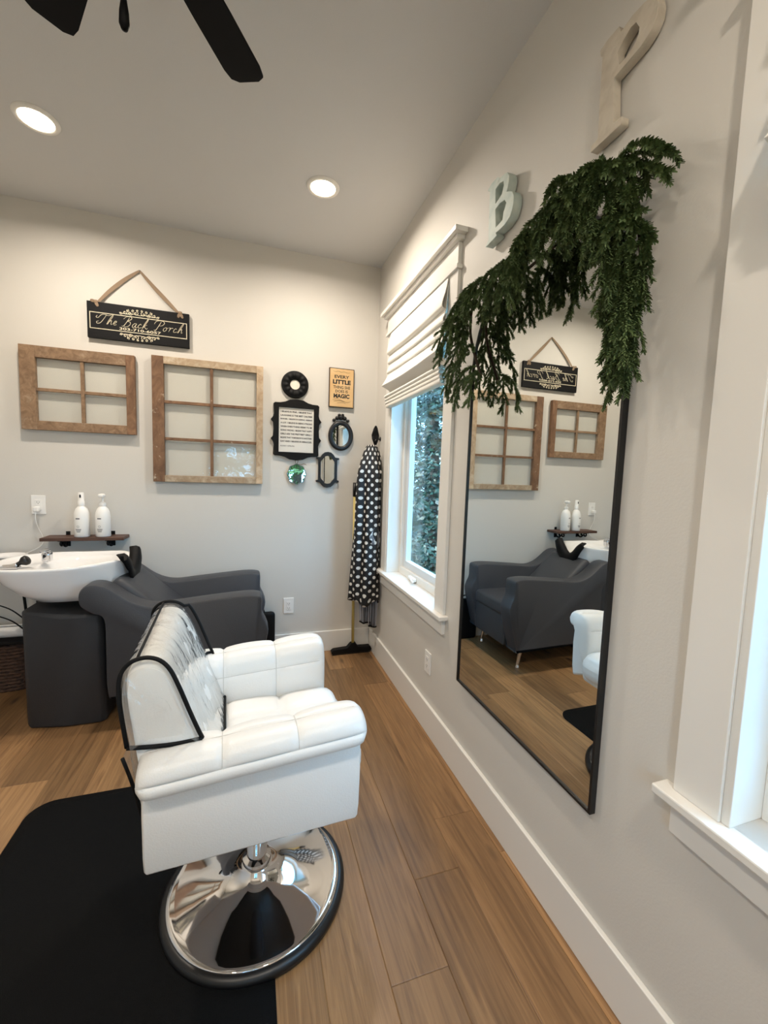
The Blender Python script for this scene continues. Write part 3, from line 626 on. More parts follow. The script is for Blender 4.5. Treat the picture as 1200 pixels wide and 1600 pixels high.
ov = empty('oval_mirror', (-.292, 0, 1.618), label='small oval mirror in black frame with a carved crest', cat='mirror'); off = ov.location
def oval(u, v, cx=-.292, cz=1.737, ax=.082, az=.098):
    a = u*2*math.pi; w = 2*math.pi*v; return (cx+(ax+.018*math.cos(w))*math.cos(a), -.016+.012*math.sin(w), cz+(az+.018*math.cos(w))*math.sin(a))
MB().grid(oval, 56, 10, True, True).build('frame', m_black, ov, off, smooth=True)
MB().prism([(-.292+.078*math.cos(k*math.pi/24), 1.737+.094*math.sin(k*math.pi/24)) for k in range(48)], 1, -.014, -.008).build('mirror_glass', m_mirror, ov, off)
for (dx, dz, r) in ((0, .143, .022), (-.03, .136, .016), (.03, .136, .016), (-.055, .118, .013), (.055, .118, .013), (-.014, .160, .012), (.014, .160, .012)):
    MB().lathe([(0, -.026), (r*.5, -.025), (r*.9, -.018), (r, -.008), (r*.9, -.003)], 14, c=(-.292+dx, 0, 1.737+dz), axis=1).build('crest_bead', m_black, ov, off, smooth=True)

sm_ = empty('scalloped_mirror', (-.390, 0, 1.33), label='small upright black mirror with curled top and bottom', cat='mirror'); off = sm_.location
xc, zc = -.390, 1.468
hh_ = [(0, .140), (.025, .135), (.045, .118), (.058, .098), (.088, .095), (.090, .083), (.074, .078), (.074, .0)]
hi_ = [(0, .108), (.022, .104), (.036, .085), (.050, .070), (.054, .06), (.054, .0)]
def sym(h): return [(xc+a, zc+b) for a, b in h]+[(xc+a, zc-b) for a, b in reversed(h[:-1])]+[(xc-a, zc-b) for a, b in h[1:]]+[(xc-a, zc+b) for a, b in reversed(h[1:-1])]
ring_frame(sym(hh_), sym(hi_), -.002, -.022, sm_, off, m_black)
MB().prism(sym([(a*1.06, b*1.03) for a, b in hi_]), 1, -.010, -.005).build('mirror_glass', m_mirror, sm_, off)

tm = empty('round_mirror', (-.628, 0, 1.345), label='tiny round wavy-edged mirror hanging by twine below the quote frame', cat='mirror'); off = tm.location
wav = [(-.628+(.070+.0035*math.cos(8*k*math.pi/32))*math.cos(k*math.pi/32), 1.427+(.078+.0035*math.cos(8*k*math.pi/32))*math.sin(k*math.pi/32)) for k in range(64)]
ring_frame(wav, [(-.628+(p[0]+.628)*.93, 1.427+(p[1]-1.427)*.93) for p in wav], -.003, -.012, tm, off, mat('pewter', '7f8a86', .3, metal=.8), bevel=.001)
MB().prism([(-.628+(p[0]+.628)*.95, 1.427+(p[1]-1.427)*.95) for p in wav], 1, -.009, -.005).build('mirror_glass', m_mirror, tm, off)
m_twine = mat('twine', '8a7152', .9)
tm.location.y = -.014; tm.rotation_euler.z = R(-6.5)
MB().tube(cr([(-.632, -.012, 1.50), (-.640, -.014, 1.53), (-.628, -.012, 1.545), (-.618, -.014, 1.53), (-.628, -.012, 1.50)], 5), .002, 5).build('hanging_loop', m_twine, tm, off)
MB().tube(cr([(-.632, -.014, 1.505), (-.60, -.018, 1.50), (-.575, -.016, 1.508), (-.556, -.014, 1.50)], 5), .002, 5).build('twine_end', m_twine, tm, off)

# ------------------------------------------------------------------ outlets
def outlet(T, off_root, label, rocker=False):
    """T(u, d, v): u across, d out of the wall, v up"""
    r = empty('wall_outlet', T(0, 0, -.062), label=label, cat='outlet'); off = r.location
    def b(nm, u0, u1, d0, d1, v0, v1, m, bev=.001, par=None):
        p, q = T(u0, d0, v0), T(u1, d1, v1); return MB().box(p[0], q[0], p[1], q[1], p[2], q[2]).build(nm, m, par or r, off, bevel=bev)
    b('plate', -.039, .039, 0, .006, -.062, .062, m_plastic, .002)
    ins = b('insert', -.0175, .0175, .006, .0085, -.034, .034, m_plastic, .001)
    if not rocker:
        for v in (-.017, .017):
            for u in (-.006, .006): b('slot', u-.001, u+.001, .0084, .009, v-.004, v+.005, m_black, 0, ins)
            b('ground_hole', -.002, .002, .0084, .009, v-.011, v-.007, m_black, 0, ins)
    return r
o1 = outlet(lambda u, d, v: (-2.277+u, -d, 1.176+v), None, 'white wall outlet above the wash basin, with a charger plugged in')
outlet(lambda u, d, v: (-.675+u, -d, .394+v), None, 'white wall outlet low on the back wall beside the shampoo chair')
outlet(lambda u, d, v: (-d, -1.18+u, .392+v), None, 'white outlet low on the wall under the shaded window by the mirror')
pg = empty('phone_charger', (-2.277, -.009, 1.135), label='white charger plug with thin white cord in the outlet above the basin', cat='charger'); off = pg.location
MB().rbox((-2.277, -.030, 1.150), (.03, .040, .032), .006, 3).build('plug', m_plastic, pg, off, smooth=True)
MB().tube(cr([(-2.277, -.045, 1.136), (-2.279, -.045, 1.08), (-2.27, -.03, 1.02), (-2.255, -.02, .97), (-2.25, -.03, .93), (-2.27, -.05, .90), (-2.32, -.09, .872)], 6), .0022, 6).build('cord', m_plastic, pg, off, smooth=True)

# ------------------------------------------------------------------ shelf with two bottles
sh = empty('wall_shelf', (-1.99, 0, .90), label='dark walnut wall shelf on curled iron brackets holding two bottles', cat='shelf'); off = sh.location
MB().box(-2.225, -1.762, -.145, -.002, .955, .976).build('board', m_walnut, sh, off, bevel=.003)
for xx in (-2.12, -1.86):
    mb = MB().box(xx-.012, xx+.012, -.004, 0, .90, 1.0); mb.box(xx-.012, xx+.012, -.135, 0, .951, .955)
    mb.build('bracket', m_matte_black, sh, off)
    s_ = MB(); pts = [(-.006-.034*math.cos(a)*(1-a/14), .925-.026*math.sin(a)*(1-a/14)) for a in [k*.45 for k in range(16)]]
    s_.tube([(xx, p[0]-.035, p[1]+.006) for p in pts], .008, 8)
    s_.build('scroll', m_matte_black, sh, off, smooth=True)
    s_ = MB().tube([(xx, -.105+.016*math.cos(a), .936+.014*math.sin(a)) for a in [k*.5 for k in range(13)]], .007, 8); s_.build('scroll', m_matte_black, sh, off, smooth=True)
m_print = mat('grey_print', '55565a', .6)
for i, (xx, lab) in enumerate(((-2.012, 'white pump bottle with dark nozzle opening, on the walnut shelf'), (-1.893, 'white pump bottle with a wide pump head, on the walnut shelf'))):
    b = empty('pump_bottle', (xx, -.088, .976), label=lab, cat='bottle', group='pump bottles on the shelf')
    MB().lathe([(0, 0), (.040, 0), (.0435, .004), (.0435, .135), (.041, .158), (.033, .182), (.021, .196), (.018, .200), (.018, .206), (0, .206)], 32).build('body', m_plastic, b, smooth=True, angle=50)
    if i == 0:
        MB().lathe([(0, .206), (.0195, .206), (.0195, .232), (.017, .236), (.0165, .285), (.014, .289), (0, .289)], 20).build('spray_cap', m_plastic, b, smooth=True, angle=40)
        MB().rbox((.0, -.0165, .266), (.009, .004, .020), .0018, 2).build('nozzle', m_black, b, smooth=True)
    else:
        MB().lathe([(0, .206), (.020, .206), (.020, .222), (.010, .228), (.006, .232), (.006, .255), (0, .255)], 20).build('collar', m_plastic, b, smooth=True, angle=40)
        MB().rbox((-.002, -.008, .270), (.034, .052, .026), .011, 3).build('pump_head', m_plastic, b, smooth=True)
    pr = MB()
    def arcbar(z0, z1, a0, a1, rr=.0438):
        n = 6; pr.add([(rr*math.sin(a0+(a1-a0)*k/n), -rr*math.cos(a0+(a1-a0)*k/n), z) for z in (z0, z1) for k in range(n+1)], [(k, k+1, n+2+k, n+1+k) for k in range(n)])
    arcbar(.118, .125, -.5, .05)
    for q, (z, a, c) in enumerate(((.050, -.55, .2), (.042, -.5, .15), (.034, -.42, .08))): arcbar(z, z+.004, a, c)
    for q in range(10): arcbar(.063+.012*(.5+.5*math.sin(q*.628)), .0645+.012*(.5+.5*math.sin(q*.628)), -.2+.14*math.cos(q*.628)-.05, -.2+.14*math.cos(q*.628)+.05)
    o = pr.build('printed_label', m_print, b, fixn=False); o['kind'] = 'stuff'

# ------------------------------------------------------------------ shampoo unit
su = empty('shampoo_chair', (-1.5, -.42, 0), label='charcoal vinyl shampoo chair joined to a white ceramic wash basin', cat='salon chair'); off = su.location
ped = MB(); c_ = [(-2.125, -.60), (-2.10, -.635), (-1.93, -.665), (-1.76, -.665), (-1.735, -.64), (-1.735, -.20), (-2.125, -.20)]
vs = [(x, y, 0) for x, y in c_]+[(x-.005 if x < -2 else x, y, .655 if x < -2 else .625) for x, y in c_]; n = len(c_)
ped.add(vs, [tuple(range(n-1, -1, -1)), tuple(range(n, 2*n))]+[(i, (i+1) % n, n+(i+1) % n, n+i) for i in range(n)])
ped.build('pedestal', m_grey2, su, off, bevel=.014, seg=3, smooth=True, angle=50)
armp = cr([(-1.70, 0, .20), (-1.705, 0, .45), (-1.71, 0, .62), (-1.76, 0, .655), (-1.815, 0, .70), (-1.822, 0, .765), (-1.79, 0, .808), (-1.735, 0, .815), (-1.68, 0, .793), (-1.60, 0, .730), (-1.53, 0, .693), (-1.45, 0, .678), (-1.33, 0, .688), (-1.15, 0, .705), (-1.00, 0, .716), (-.925, 0, .712), (-.897, 0, .695), (-.895, 0, .64), (-.892, 0, .585), (-.868, 0, .53), (-.860, 0, .47), (-.90, 0, .30), (-.935, 0, .185), (-.96, 0, .165), (-1.30, 0, .165), (-1.64, 0, .175)], 4, True)
for nm, ya, yb in (('armrest', -.755, -.625), ('armrest', -.205, -.075)):
    mb = MB(); rows = []
    cx, cz = -1.35, .45
    for (f, y) in ((.955, ya), (.985, ya+.006), (1, ya+.022), (1, yb-.022), (.985, yb-.006), (.955, yb)):
        d = (1-f)*.35; rr = []
        for i, p in enumerate(armp):
            a, b = armp[i-1], armp[(i+1) % len(armp)]; t = (b-a).normalized(); nrm = Vector((t.z, 0, -t.x))
            q = p-nrm*d if False else p+nrm*0
            # inset along normal
            q = p+Vector((-t.z, 0, t.x))*(-d) if False else p-Vector((-t.z, 0, t.x))*0
            inn = Vector((t.z, 0, -t.x))
            q = p+inn*d*1.0
            rr.append((q.x, y, q.z))
        rows.append(rr)
    n = len(armp); vs = [v for r in rows for v in r]
    mb.add(vs, [(r*n+i, r*n+(i+1) % n, (r+1)*n+(i+1) % n, (r+1)*n+i) for r in range(5) for i in range(n)]+[tuple(range(n)), tuple(range(6*n-1, 5*n-1, -1))])
    mb.build(nm, m_grey, su, off, smooth=True, angle=35)
MB().rbox((-1.285, -.415, .29), (.76, .425, .24), .02, 4).build('seat_box', m_grey, su, off, smooth=True)
MB().rbox((-1.21, -.415, .445), (.64, .42, .10), .035, 5, disp=lambda p, n: .012*n.z if n.z > .5 else 0).build('seat_cushion', m_grey, su, off, smooth=True)
def tiltx(cx, cz, a):
    def f(q):
        dx, dz = q.x-cx, q.z-cz; return Vector((cx+dx*math.cos(a)-dz*math.sin(a), q.y, cz+dx*math.sin(a)+dz*math.cos(a)))
    return f
MB().rbox((-1.52, -.415, .62), (.10, .42, .50), .04, 5, xf=tiltx(-1.52, .62, R(47))).build('back_cushion', m_grey, su, off, smooth=True)
MB().rbox((-1.70, -.415, .70), (.10, .44, .16), .04, 4, xf=tiltx(-1.70, .70, R(25))).build('neck_bolster', m_grey, su, off, smooth=True)
for (x, y) in ((-1.02, -.665), (-1.02, -.145), (-1.60, -.665), (-1.60, -.145)):
    dx = -.03 if x < -1.3 else .03
    lg = MB().tube([(x-dx, y, .18), (x+dx*.0, y, .03)], [.017, .011], 14).build('leg', m_chrome, su, off, smooth=True, angle=40)
    MB().lathe([(0, 0), (.017, 0), (.018, .006), (.014, .014), (.010, .03), (0, .03)], 18, c=(x, y, 0)).build('foot', m_chrome, lg, off, smooth=True, angle=40)
# basin
bc = Vector((-1.985, -.43)); NB = 72
def egg(a, rx, ry, cx, cy, e=2.5):
    c, s = math.cos(a), math.sin(a); f = (abs(c)**e+abs(s)**e)**(-1/e); return cx+rx*c*f, cy+ry*s*f*(1-.10*c*f)
rings = [  # rx, ry, cx, z, is_rim
    (.15, .13, -1.90, .680, 0), (.215, .17, -1.905, .690, 0), (.262, .208, -1.930, .735, 0), (.298, .238, -1.96, .80, 0), (.322, .255, -1.98, .862, 1), (.330, .262, -1.985, .880, 1), (.328, .260, -1.985, .890, 1), (.318, .251, -1.985, .893, 1),
    (.308, .242, -1.984, .886, 1), (.300, .236, -1.98, .872, 1), (.215, .212, -1.90, .868, .8), (.200, .198, -1.895, .850, .4), (.185, .18, -1.895, .79, 0), (.15, .145, -1.90, .745, 0), (.06, .06, -1.92, .735, 0), (.018, .018, -1.92, .733, 0)]
mb = MB(); vs = []
for (rx, ry, cx, z, rim) in rings:
    for k in range(NB):
        a = 2*math.pi*k/NB; x, y = egg(a, rx, ry, cx, -.43)
        w = max(0, math.cos(a))**6; zz = z+rim*(.028*max(0, math.cos(a))**2 - .115*math.exp(-((y+.43)/.075)**2)*(1 if math.cos(a) > .5 else 0))
        vs.append((x, y, zz))
m_ = len(rings)
mb.add(vs, [(i*NB+k, i*NB+(k+1) % NB, (i+1)*NB+(k+1) % NB, (i+1)*NB+k) for i in range(m_-1) for k in range(NB)]+[tuple(range(NB-1, -1, -1)), tuple((m_-1)*NB+k for k in range(NB))])
bowl = mb.build('basin', m_ceramic, su, off, smooth=True); tag(bowl, 'white glossy ceramic wash basin')
# black rubber neck rest in the notch
P = cr([(-1.665, -.57, .935), (-1.655, -.53, .895), (-1.655, -.48, .835), (-1.655, -.43, .812), (-1.655, -.38, .835), (-1.655, -.33, .895), (-1.665, -.29, .935)], 5)
nr = MB(); n = len(P); vs = []
for i, q in enumerate(P):
    t = (P[min(i+1, n-1)]-P[max(i-1, 0)]).normalized(); nn = Vector((0, -t.z, t.y)); w = .010+.006*math.sin(math.pi*i/(n-1))
    d = .030+.030*math.sin(math.pi*i/(n-1))
    for (dx, dn) in ((-.028, .004), (-.02, w), (.012, w+.006), (.03, .002), (.032, -d), (.02, -d-.008), (.012, -.006), (-.02, -.004)):
        vs.append(q+Vector((dx, 0, 0))+nn*dn)
nr.add(vs, [(i*8+k, i*8+(k+1) % 8, (i+1)*8+(k+1) % 8, (i+1)*8+k) for i in range(n-1) for k in range(8)]+[tuple(range(8)), tuple(8*n-1-k for k in range(8))])
nr.build('neck_rest', m_matte_black, bowl, off, smooth=True, angle=60)
fa = MB().rbox((-2.085, -.40, .905), (.044, .05, .058), .012, 3); fa.build('faucet', m_chrome, bowl, off, smooth=True)
MB().rbox((-2.085, -.425, .945), (.030, .075, .014), .005, 3).build('faucet_lever', m_chrome, bowl, off, smooth=True)
MB().tube(cr([(-2.235, -.53, .880), (-2.20, -.525, .882), (-2.175, -.52, .888)], 4), .012, 12).build('spray_holder', m_chrome, bowl, off, smooth=True)
MB().rbox((-2.205, -.535, .877), (.09, .05, .010), .004, 2).build('valve_plate', m_chrome, bowl, off, smooth=True)
spr = MB().lathe([(0, -.012), (.010, -.012), (.012, .01), (.026, .03), (.027, .045), (.020, .052), (0, .054)], 20)
ca, sa = math.cos(R(62)), math.sin(R(62))
spr.v = [(-2.17+p[0]*ca+p[2]*sa, -.52+p[1], .893-p[0]*sa+p[2]*ca) for p in spr.v]
spr.build('sprayer', m_black, bowl, off, smooth=True)
MB().lathe([(0, .7345), (.022, .7345), (.024, .737), (.018, .739), (0, .738)], 24, c=(-1.92, -.43, 0)).build('drain', m_chrome, bowl, off, smooth=True)

# ------------------------------------------------------------------ things beside the basin and chair
cs = empty('folded_case', (-.90, -.04, 0), label='black rounded case leaning on the wall behind the shampoo chair', cat='case'); off = cs.location
MB().rbox((-.90, -.043, .185), (.24, .046, .37), .03, 4).build('body', m_matte_black, cs, off, smooth=True)
MB().tube(cr([(-.94, -.043, .368), (-.93, -.043, .392), (-.90, -.043, .398), (-.87, -.043, .392), (-.86, -.043, .368)], 4), .006, 8).build('handle', m_black, cs, off, smooth=True)
rk = empty('wire_rack', (-2.50, -.11, 0), label='black metal rack standing against the wall behind the basin', cat='rack'); off = rk.location
for (x, y) in ((-2.275, -.19), (-2.275, -.04), (-2.73, -.19), (-2.73, -.04)):
    MB().tube([(x, y, 0), (x, y, .335), (x-.035 if x > -2.5 else x+.035, y, .84)], .008, 8).build('leg', m_matte_black, rk, off, smooth=True)
MB().box(-2.71, -2.30, -.20, -.03, .838, .85).build('top', m_matte_black, rk, off, bevel=.002)
MB().box(-2.735, -2.27, -.20, -.03, .322, .338).build('shelf', m_matte_black, rk, off, bevel=.002)
for q, z in enumerate((.57, .50)):
    MB().tube(cr([(-2.70, -.195, z-.06), (-2.60, -.198, z+.0), (-2.48, -.198, z+.02), (-2.37, -.198, z-.02), (-2.29, -.193, z-.10)], 6), .004, 6).build('wire', m_matte_black, rk, off, smooth=True)
ty = MB().lathe([(0, 0), (.085, 0), (.098, .012), (.1, .02), (.094, .022), (.085, .008), (0, .006)], 40); ty.v = [(-2.40+p[0]*1.0, -.115+p[1]*.8, .85+p[2]) for p in ty.v]
tag(ty.build('tray', m_ceramic, smooth=True), 'white oval dish on the rack beside the basin', 'dish')
m_wicker = mat('dark_wicker', '5a4030', .8, bump=(70, .6), var=(40, '34231a', .4, .65), stretch=(1, 1, 3))
bk = empty('wicker_basket', (-2.51, -.09, 0), label='dark woven wicker basket on the floor under the rack shelf', cat='basket'); off = bk.location
for q in range(14):
    z = .012+q*.0215; s_ = .92+.08*q/13
    pts = [(-2.51+s_*.195*math.copysign(abs(math.cos(a))**.55, math.cos(a)), -.09+s_*.066*math.copysign(abs(math.sin(a))**.55, math.sin(a)), z+.003*math.sin(24*a+q*math.pi)) for a in [2*math.pi*k/96 for k in range(97)]]
    MB().tube(pts, .0125, 6, cap=False).build('coil', m_wicker, bk, off, smooth=True)
MB().box(-2.66, -2.36, -.14, -.04, .004, .016).build('bottom', m_wicker, bk, off)
tw = empty('rolled_towel', (-2.44, -.13, .338), label='white rolled towel lying on the rack shelf', cat='towel')
sp_ = MB(); vs = []
for xx in (-.14, -.07, 0, .07, .14):
    vs += [(xx, (.006+.0018*k*.35)*math.cos(k*.35), (.006+.0018*k*.35)*math.sin(k*.35)+.047) for k in range(60)]
sp_.add(vs, [(i*60+k, i*60+k+1, (i+1)*60+k+1, (i+1)*60+k) for i in range(4) for k in range(59)])
o = sp_.build('cloth', mat('white_terry', 'e4e2de', .95, bump=(260, .5)), tw, smooth=True); so = o.modifiers.new('s', 'SOLIDIFY'); so.thickness = .005

# ------------------------------------------------------------------ broom and cape in the corner
br = empty('push_broom', (-.165, -.10, 0), label='push broom with black head and yellow pole in the corner', cat='broom'); off = br.location
hd = MB(); hd.prism([(-.345, .012), (-.35, .03), (-.33, .045), (-.22, .052), (-.19, .085), (-.155, .09), (-.13, .055), (-.03, .052), (-.02, .03), (-.025, .012)], 1, -.125, -.075)
hd.build('head', m_matte_black, br, off, bevel=.004)
MB().box(-.34, -.03, -.12, -.08, 0, .014).build('rubber_strip', m_black, br, off)
MB().tube([(-.172, -.10, .085), (-.176, -.050, 1.27)], .0115, 14).build('pole', mat('yellow_pole', 'c9b56a', .4), br, off, smooth=True)
MB().tube([(-.176, -.050, 1.265), (-.1765, -.045, 1.375)], [.015, .014], 14).build('grip', m_black, br, off, smooth=True)

def dots_mat():
    m = bpy.data.materials.new('polka_dots'); m.use_nodes = True; nt = m.node_tree; b = nt.nodes['Principled BSDF']; N = nt.nodes.new; L = nt.links.new
    uv = N('ShaderNodeUVMap'); sx = N('ShaderNodeSeparateXYZ'); L(uv.outputs[0], sx.inputs[0])
    def mth(op, a, bb=None):
        n = N('ShaderNodeMath'); n.operation = op
        if isinstance(a, (int, float)): n.inputs[0].default_value = a
        else: L(a, n.inputs[0])
        if bb is not None:
            if isinstance(bb, (int, float)): n.inputs[1].default_value = bb
            else: L(bb, n.inputs[1])
        return n.outputs[0]
    def lattice(ox, oy):
        u = mth('SUBTRACT', mth('FRACT', mth('ADD', sx.outputs[0], ox)), .5); v = mth('SUBTRACT', mth('FRACT', mth('ADD', sx.outputs[1], oy)), .5)
        return mth('LESS_THAN', mth('ADD', mth('MULTIPLY', u, u), mth('MULTIPLY', v, v)), .034)
    d = mth('MAXIMUM', lattice(0, 0), lattice(.5, .5))
    x = N('ShaderNodeMix'); x.data_type = 'RGBA'; x.inputs[6].default_value = lin('0c0b0c'); x.inputs[7].default_value = lin('d8d6d0'); L(d, x.inputs[0]); L(x.outputs[2], b.inputs['Base Color'])
    b.inputs['Roughness'].default_value = .6; return m
m_dots = dots_mat(); m_dots.use_backface_culling = False
cp = empty('styling_cape', (-.095, -.16, .25), label='black polka-dot styling cape hanging in the corner by the window', cat='cape'); off = cp.location
CX, CY = -.088, -.195
def cape_pt(u, v, k=1.):
    z = 1.665-1.20*v; a = math.pi*(.06+1.30*u)+math.pi*.62
    r = .030+.058*min(1, v/.18)**.7+.030*v
    fold = .014*math.sin(u*21+2.5*v)+.009*math.sin(u*38-1.3*v+1)
    r += fold*min(1, v*4)
    x = CX+r*1.12*math.cos(a); y = CY+r*.95*math.sin(a); 
    if v > .96: z -= .02*math.sin(u*15)
    return (min(x, -.022), min(y, -.085), z)
def uvgrid(fn, nu, nv, su, sv):
    mb = MB().grid(fn, nu, nv); mb.uv = [(i/nu*su, j/nv*sv) for i in range(nu+1) for j in range(nv+1)]; return mb
mb = uvgrid(cape_pt, 80, 60, 7.5, 18); o = mb.build('cloth', m_dots, cp, off, smooth=True, fixn=False)
so = o.modifiers.new('s', 'SOLIDIFY'); so.thickness = .002
m_lining = mat('grey_lining', '8e8f95', .7); m_stripe = mat('sheer_trim', '5b5b60', .6)
def lin_pt(u, v):
    return (-.115+.085*u+.012*math.sin(6*v), -.326-.006*math.sin(9*u+3*v)+.06*u, .93+.19*v*(.3+.7*u)-.04*u*(1-v))
mb = uvgrid(lin_pt, 10, 8, 1.6, 2.0)
m_gdots = m_dots.copy(); m_gdots.name = 'grey_polka_dots'; [setattr(n.inputs[6], 'default_value', lin('6a6c72')) for n in m_gdots.node_tree.nodes if n.bl_idname == 'ShaderNodeMix']
o = mb.build('turned_lining', m_gdots, cp, off, smooth=True); so = o.modifiers.new('s', 'SOLIDIFY'); so.thickness = .002
for q, (x, w, zlo, d) in enumerate(((-.118, .062, .300, -.235), (-.058, .05, .262, -.225))):
    def ruf(u, v, x=x, w=w, zlo=zlo, d=d):
        return (x+(u-.5)*w*(1.6-.3*v), d-.022*math.sin(u*7+q)-.01*v, .50-(.50-zlo)*v+.012*math.cos(u*5))
    rf = MB().grid(ruf, 14, 8).build('ruffle', m_lining, cp, off, smooth=True); so = rf.modifiers.new('s', 'SOLIDIFY'); so.thickness = .002
    MB().tube([Vector(ruf(k/14, 1)) for k in range(15)], .006, 6).build('ruffle_edge', m_matte_black, rf, off, smooth=True)
    for k in range(2, 13, 3): MB().tube([Vector(ruf(k/14, j/8))+Vector((0, -.002, 0)) for j in range(9)], .002, 5).build('ruffle_stripe', m_matte_black, rf, off, smooth=True)
st = MB(); prof = [(0, 0), (.022, .055), (.026, .085), (.010, .135), (0, .155)]
st.add([(-.045+s*w, -.13-.010*s+.3*(w if s > 0 else 0), 1.665+z) for (w, z) in prof for s in (-1, 1)]+[(-.030+s*w*.8, -.12, 1.665+z) for (w, z) in prof for s in (-1, 1)],
       [(2*i, 2*i+1, 2*i+3, 2*i+2) for i in range(4)]+[(10+2*i, 12+2*i, 13+2*i, 11+2*i) for i in range(4)]+[(2*i, 2*i+2, 12+2*i, 10+2*i) for i in range(4)]+[(2*i+1, 11+2*i, 13+2*i, 2*i+3) for i in range(4)])
st.build('neck_band', m_matte_black, cp, off)
hk = MB().tube(cr([(0, -.125, 1.72), (-.03, -.125, 1.715), (-.048, -.125, 1.70), (-.058, -.125, 1.72), (-.058, -.125, 1.74)], 5), .005, 8)
hk.lathe([(.018, -.004), (.018, 0), (0, 0)], 16, c=(0, -.125, 1.72), axis=0)
tag(hk.build('wall_hook', m_black, smooth=True), 'small black wall hook holding up the polka-dot cape', 'hook')

# ------------------------------------------------------------------ floor mat
def rrect(x0, x1, y0, y1, r, n=8):
    out = []
    for (cx, cy, a0) in ((x1-r, y1-r, 0), (x0+r, y1-r, 90), (x0+r, y0+r, 180), (x1-r, y0+r, 270)):
        out += [(cx+r*math.cos(R(a0+90*k/n)), cy+r*math.sin(R(a0+90*k/n))) for k in range(n+1)]
    return out
mb = MB(); r0, r1 = rrect(-1.835, -.892, -2.78, -1.245, .09), rrect(-1.795, -.932, -2.74, -1.285, .055); n = len(r0)
mb.add([(x, y, 0) for x, y in r0]+[(x, y, .004) for x, y in r0]+[(x, y, .014) for x, y in r1], [tuple(range(n-1, -1, -1)), tuple(range(2*n, 3*n))]+[(j*n+i, j*n+(i+1) % n, (j+1)*n+(i+1) % n, (j+1)*n+i) for j in (0, 1) for i in range(n)])
tag(mb.build('floor_mat', m_mat), 'black rubber anti-fatigue mat under the white styling chair', 'mat')

# ------------------------------------------------------------------ styling chair (local: +x is forward, z up from floor)
sc = empty('styling_chair', (-.938, -1.868, .0), R(3), 'white quilted vinyl styling chair on round chrome base, back in clear cover', 'salon chair')
Z0 = .004
MB().lathe([(.262, Z0), (.292, Z0), (.302, .010), (.302, .022), (.294, .032), (.280, .035), (.262, .03), (.262, .004)], 96, cap=False).build('rubber_rim', m_black, sc, smooth=True)
MB().lathe([(.270, .030), (.283, .034), (.280, .038), (.268, .040), (.255, .0405), (.20, .045), (.14, .053), (.09, .066), (.062, .083), (.052, .098), (.048, .105), (0, .105)], 96).build('base_dish', m_chrome, sc, smooth=True)
cl = MB().lathe([(.047, .100), (.047, .120), (.034, .128), (.034, .30), (.042, .302), (.042, .33), (.030, .335), (.030, .44)], 40).build('hydraulic_column', m_chrome, sc, smooth=True, angle=40)
pdl = MB().tube(cr([(.0, .03, .20), (.02, .09, .19), (.03, .16, .165), (.03, .21, .16)], 5), .008, 8); pdl.build('pump_lever', m_chrome, cl, smooth=True)
MB().box(-.16, .16, -.13, .13, .42, .446).build('seat_plate', m_black, sc, bevel=.004)
def pil(t, n): return max(0., abs(math.sin(math.pi*n*t)))**.4
def seatd(p, n):
    if n.z > .3: return n.z*(.020*pil((p.x+.215)/.43, 2)*pil((p.y+.20)/.40, 3)-.002)
    if n.x > .3: return n.x*.012*pil((p.y+.20)/.40, 3)
    return 0
MB().rbox((.09, 0, .525), (.43, .405, .125), .05, 22, disp=seatd).build('seat_cushion', m_white, sc, smooth=True)
MB().rbox((.0, 0, .480), (.58, .41, .075), .025, 4).build('seat_base', m_white, sc, smooth=True)
m_seam = mat('seam_thread', 'c9c6bf', .7)
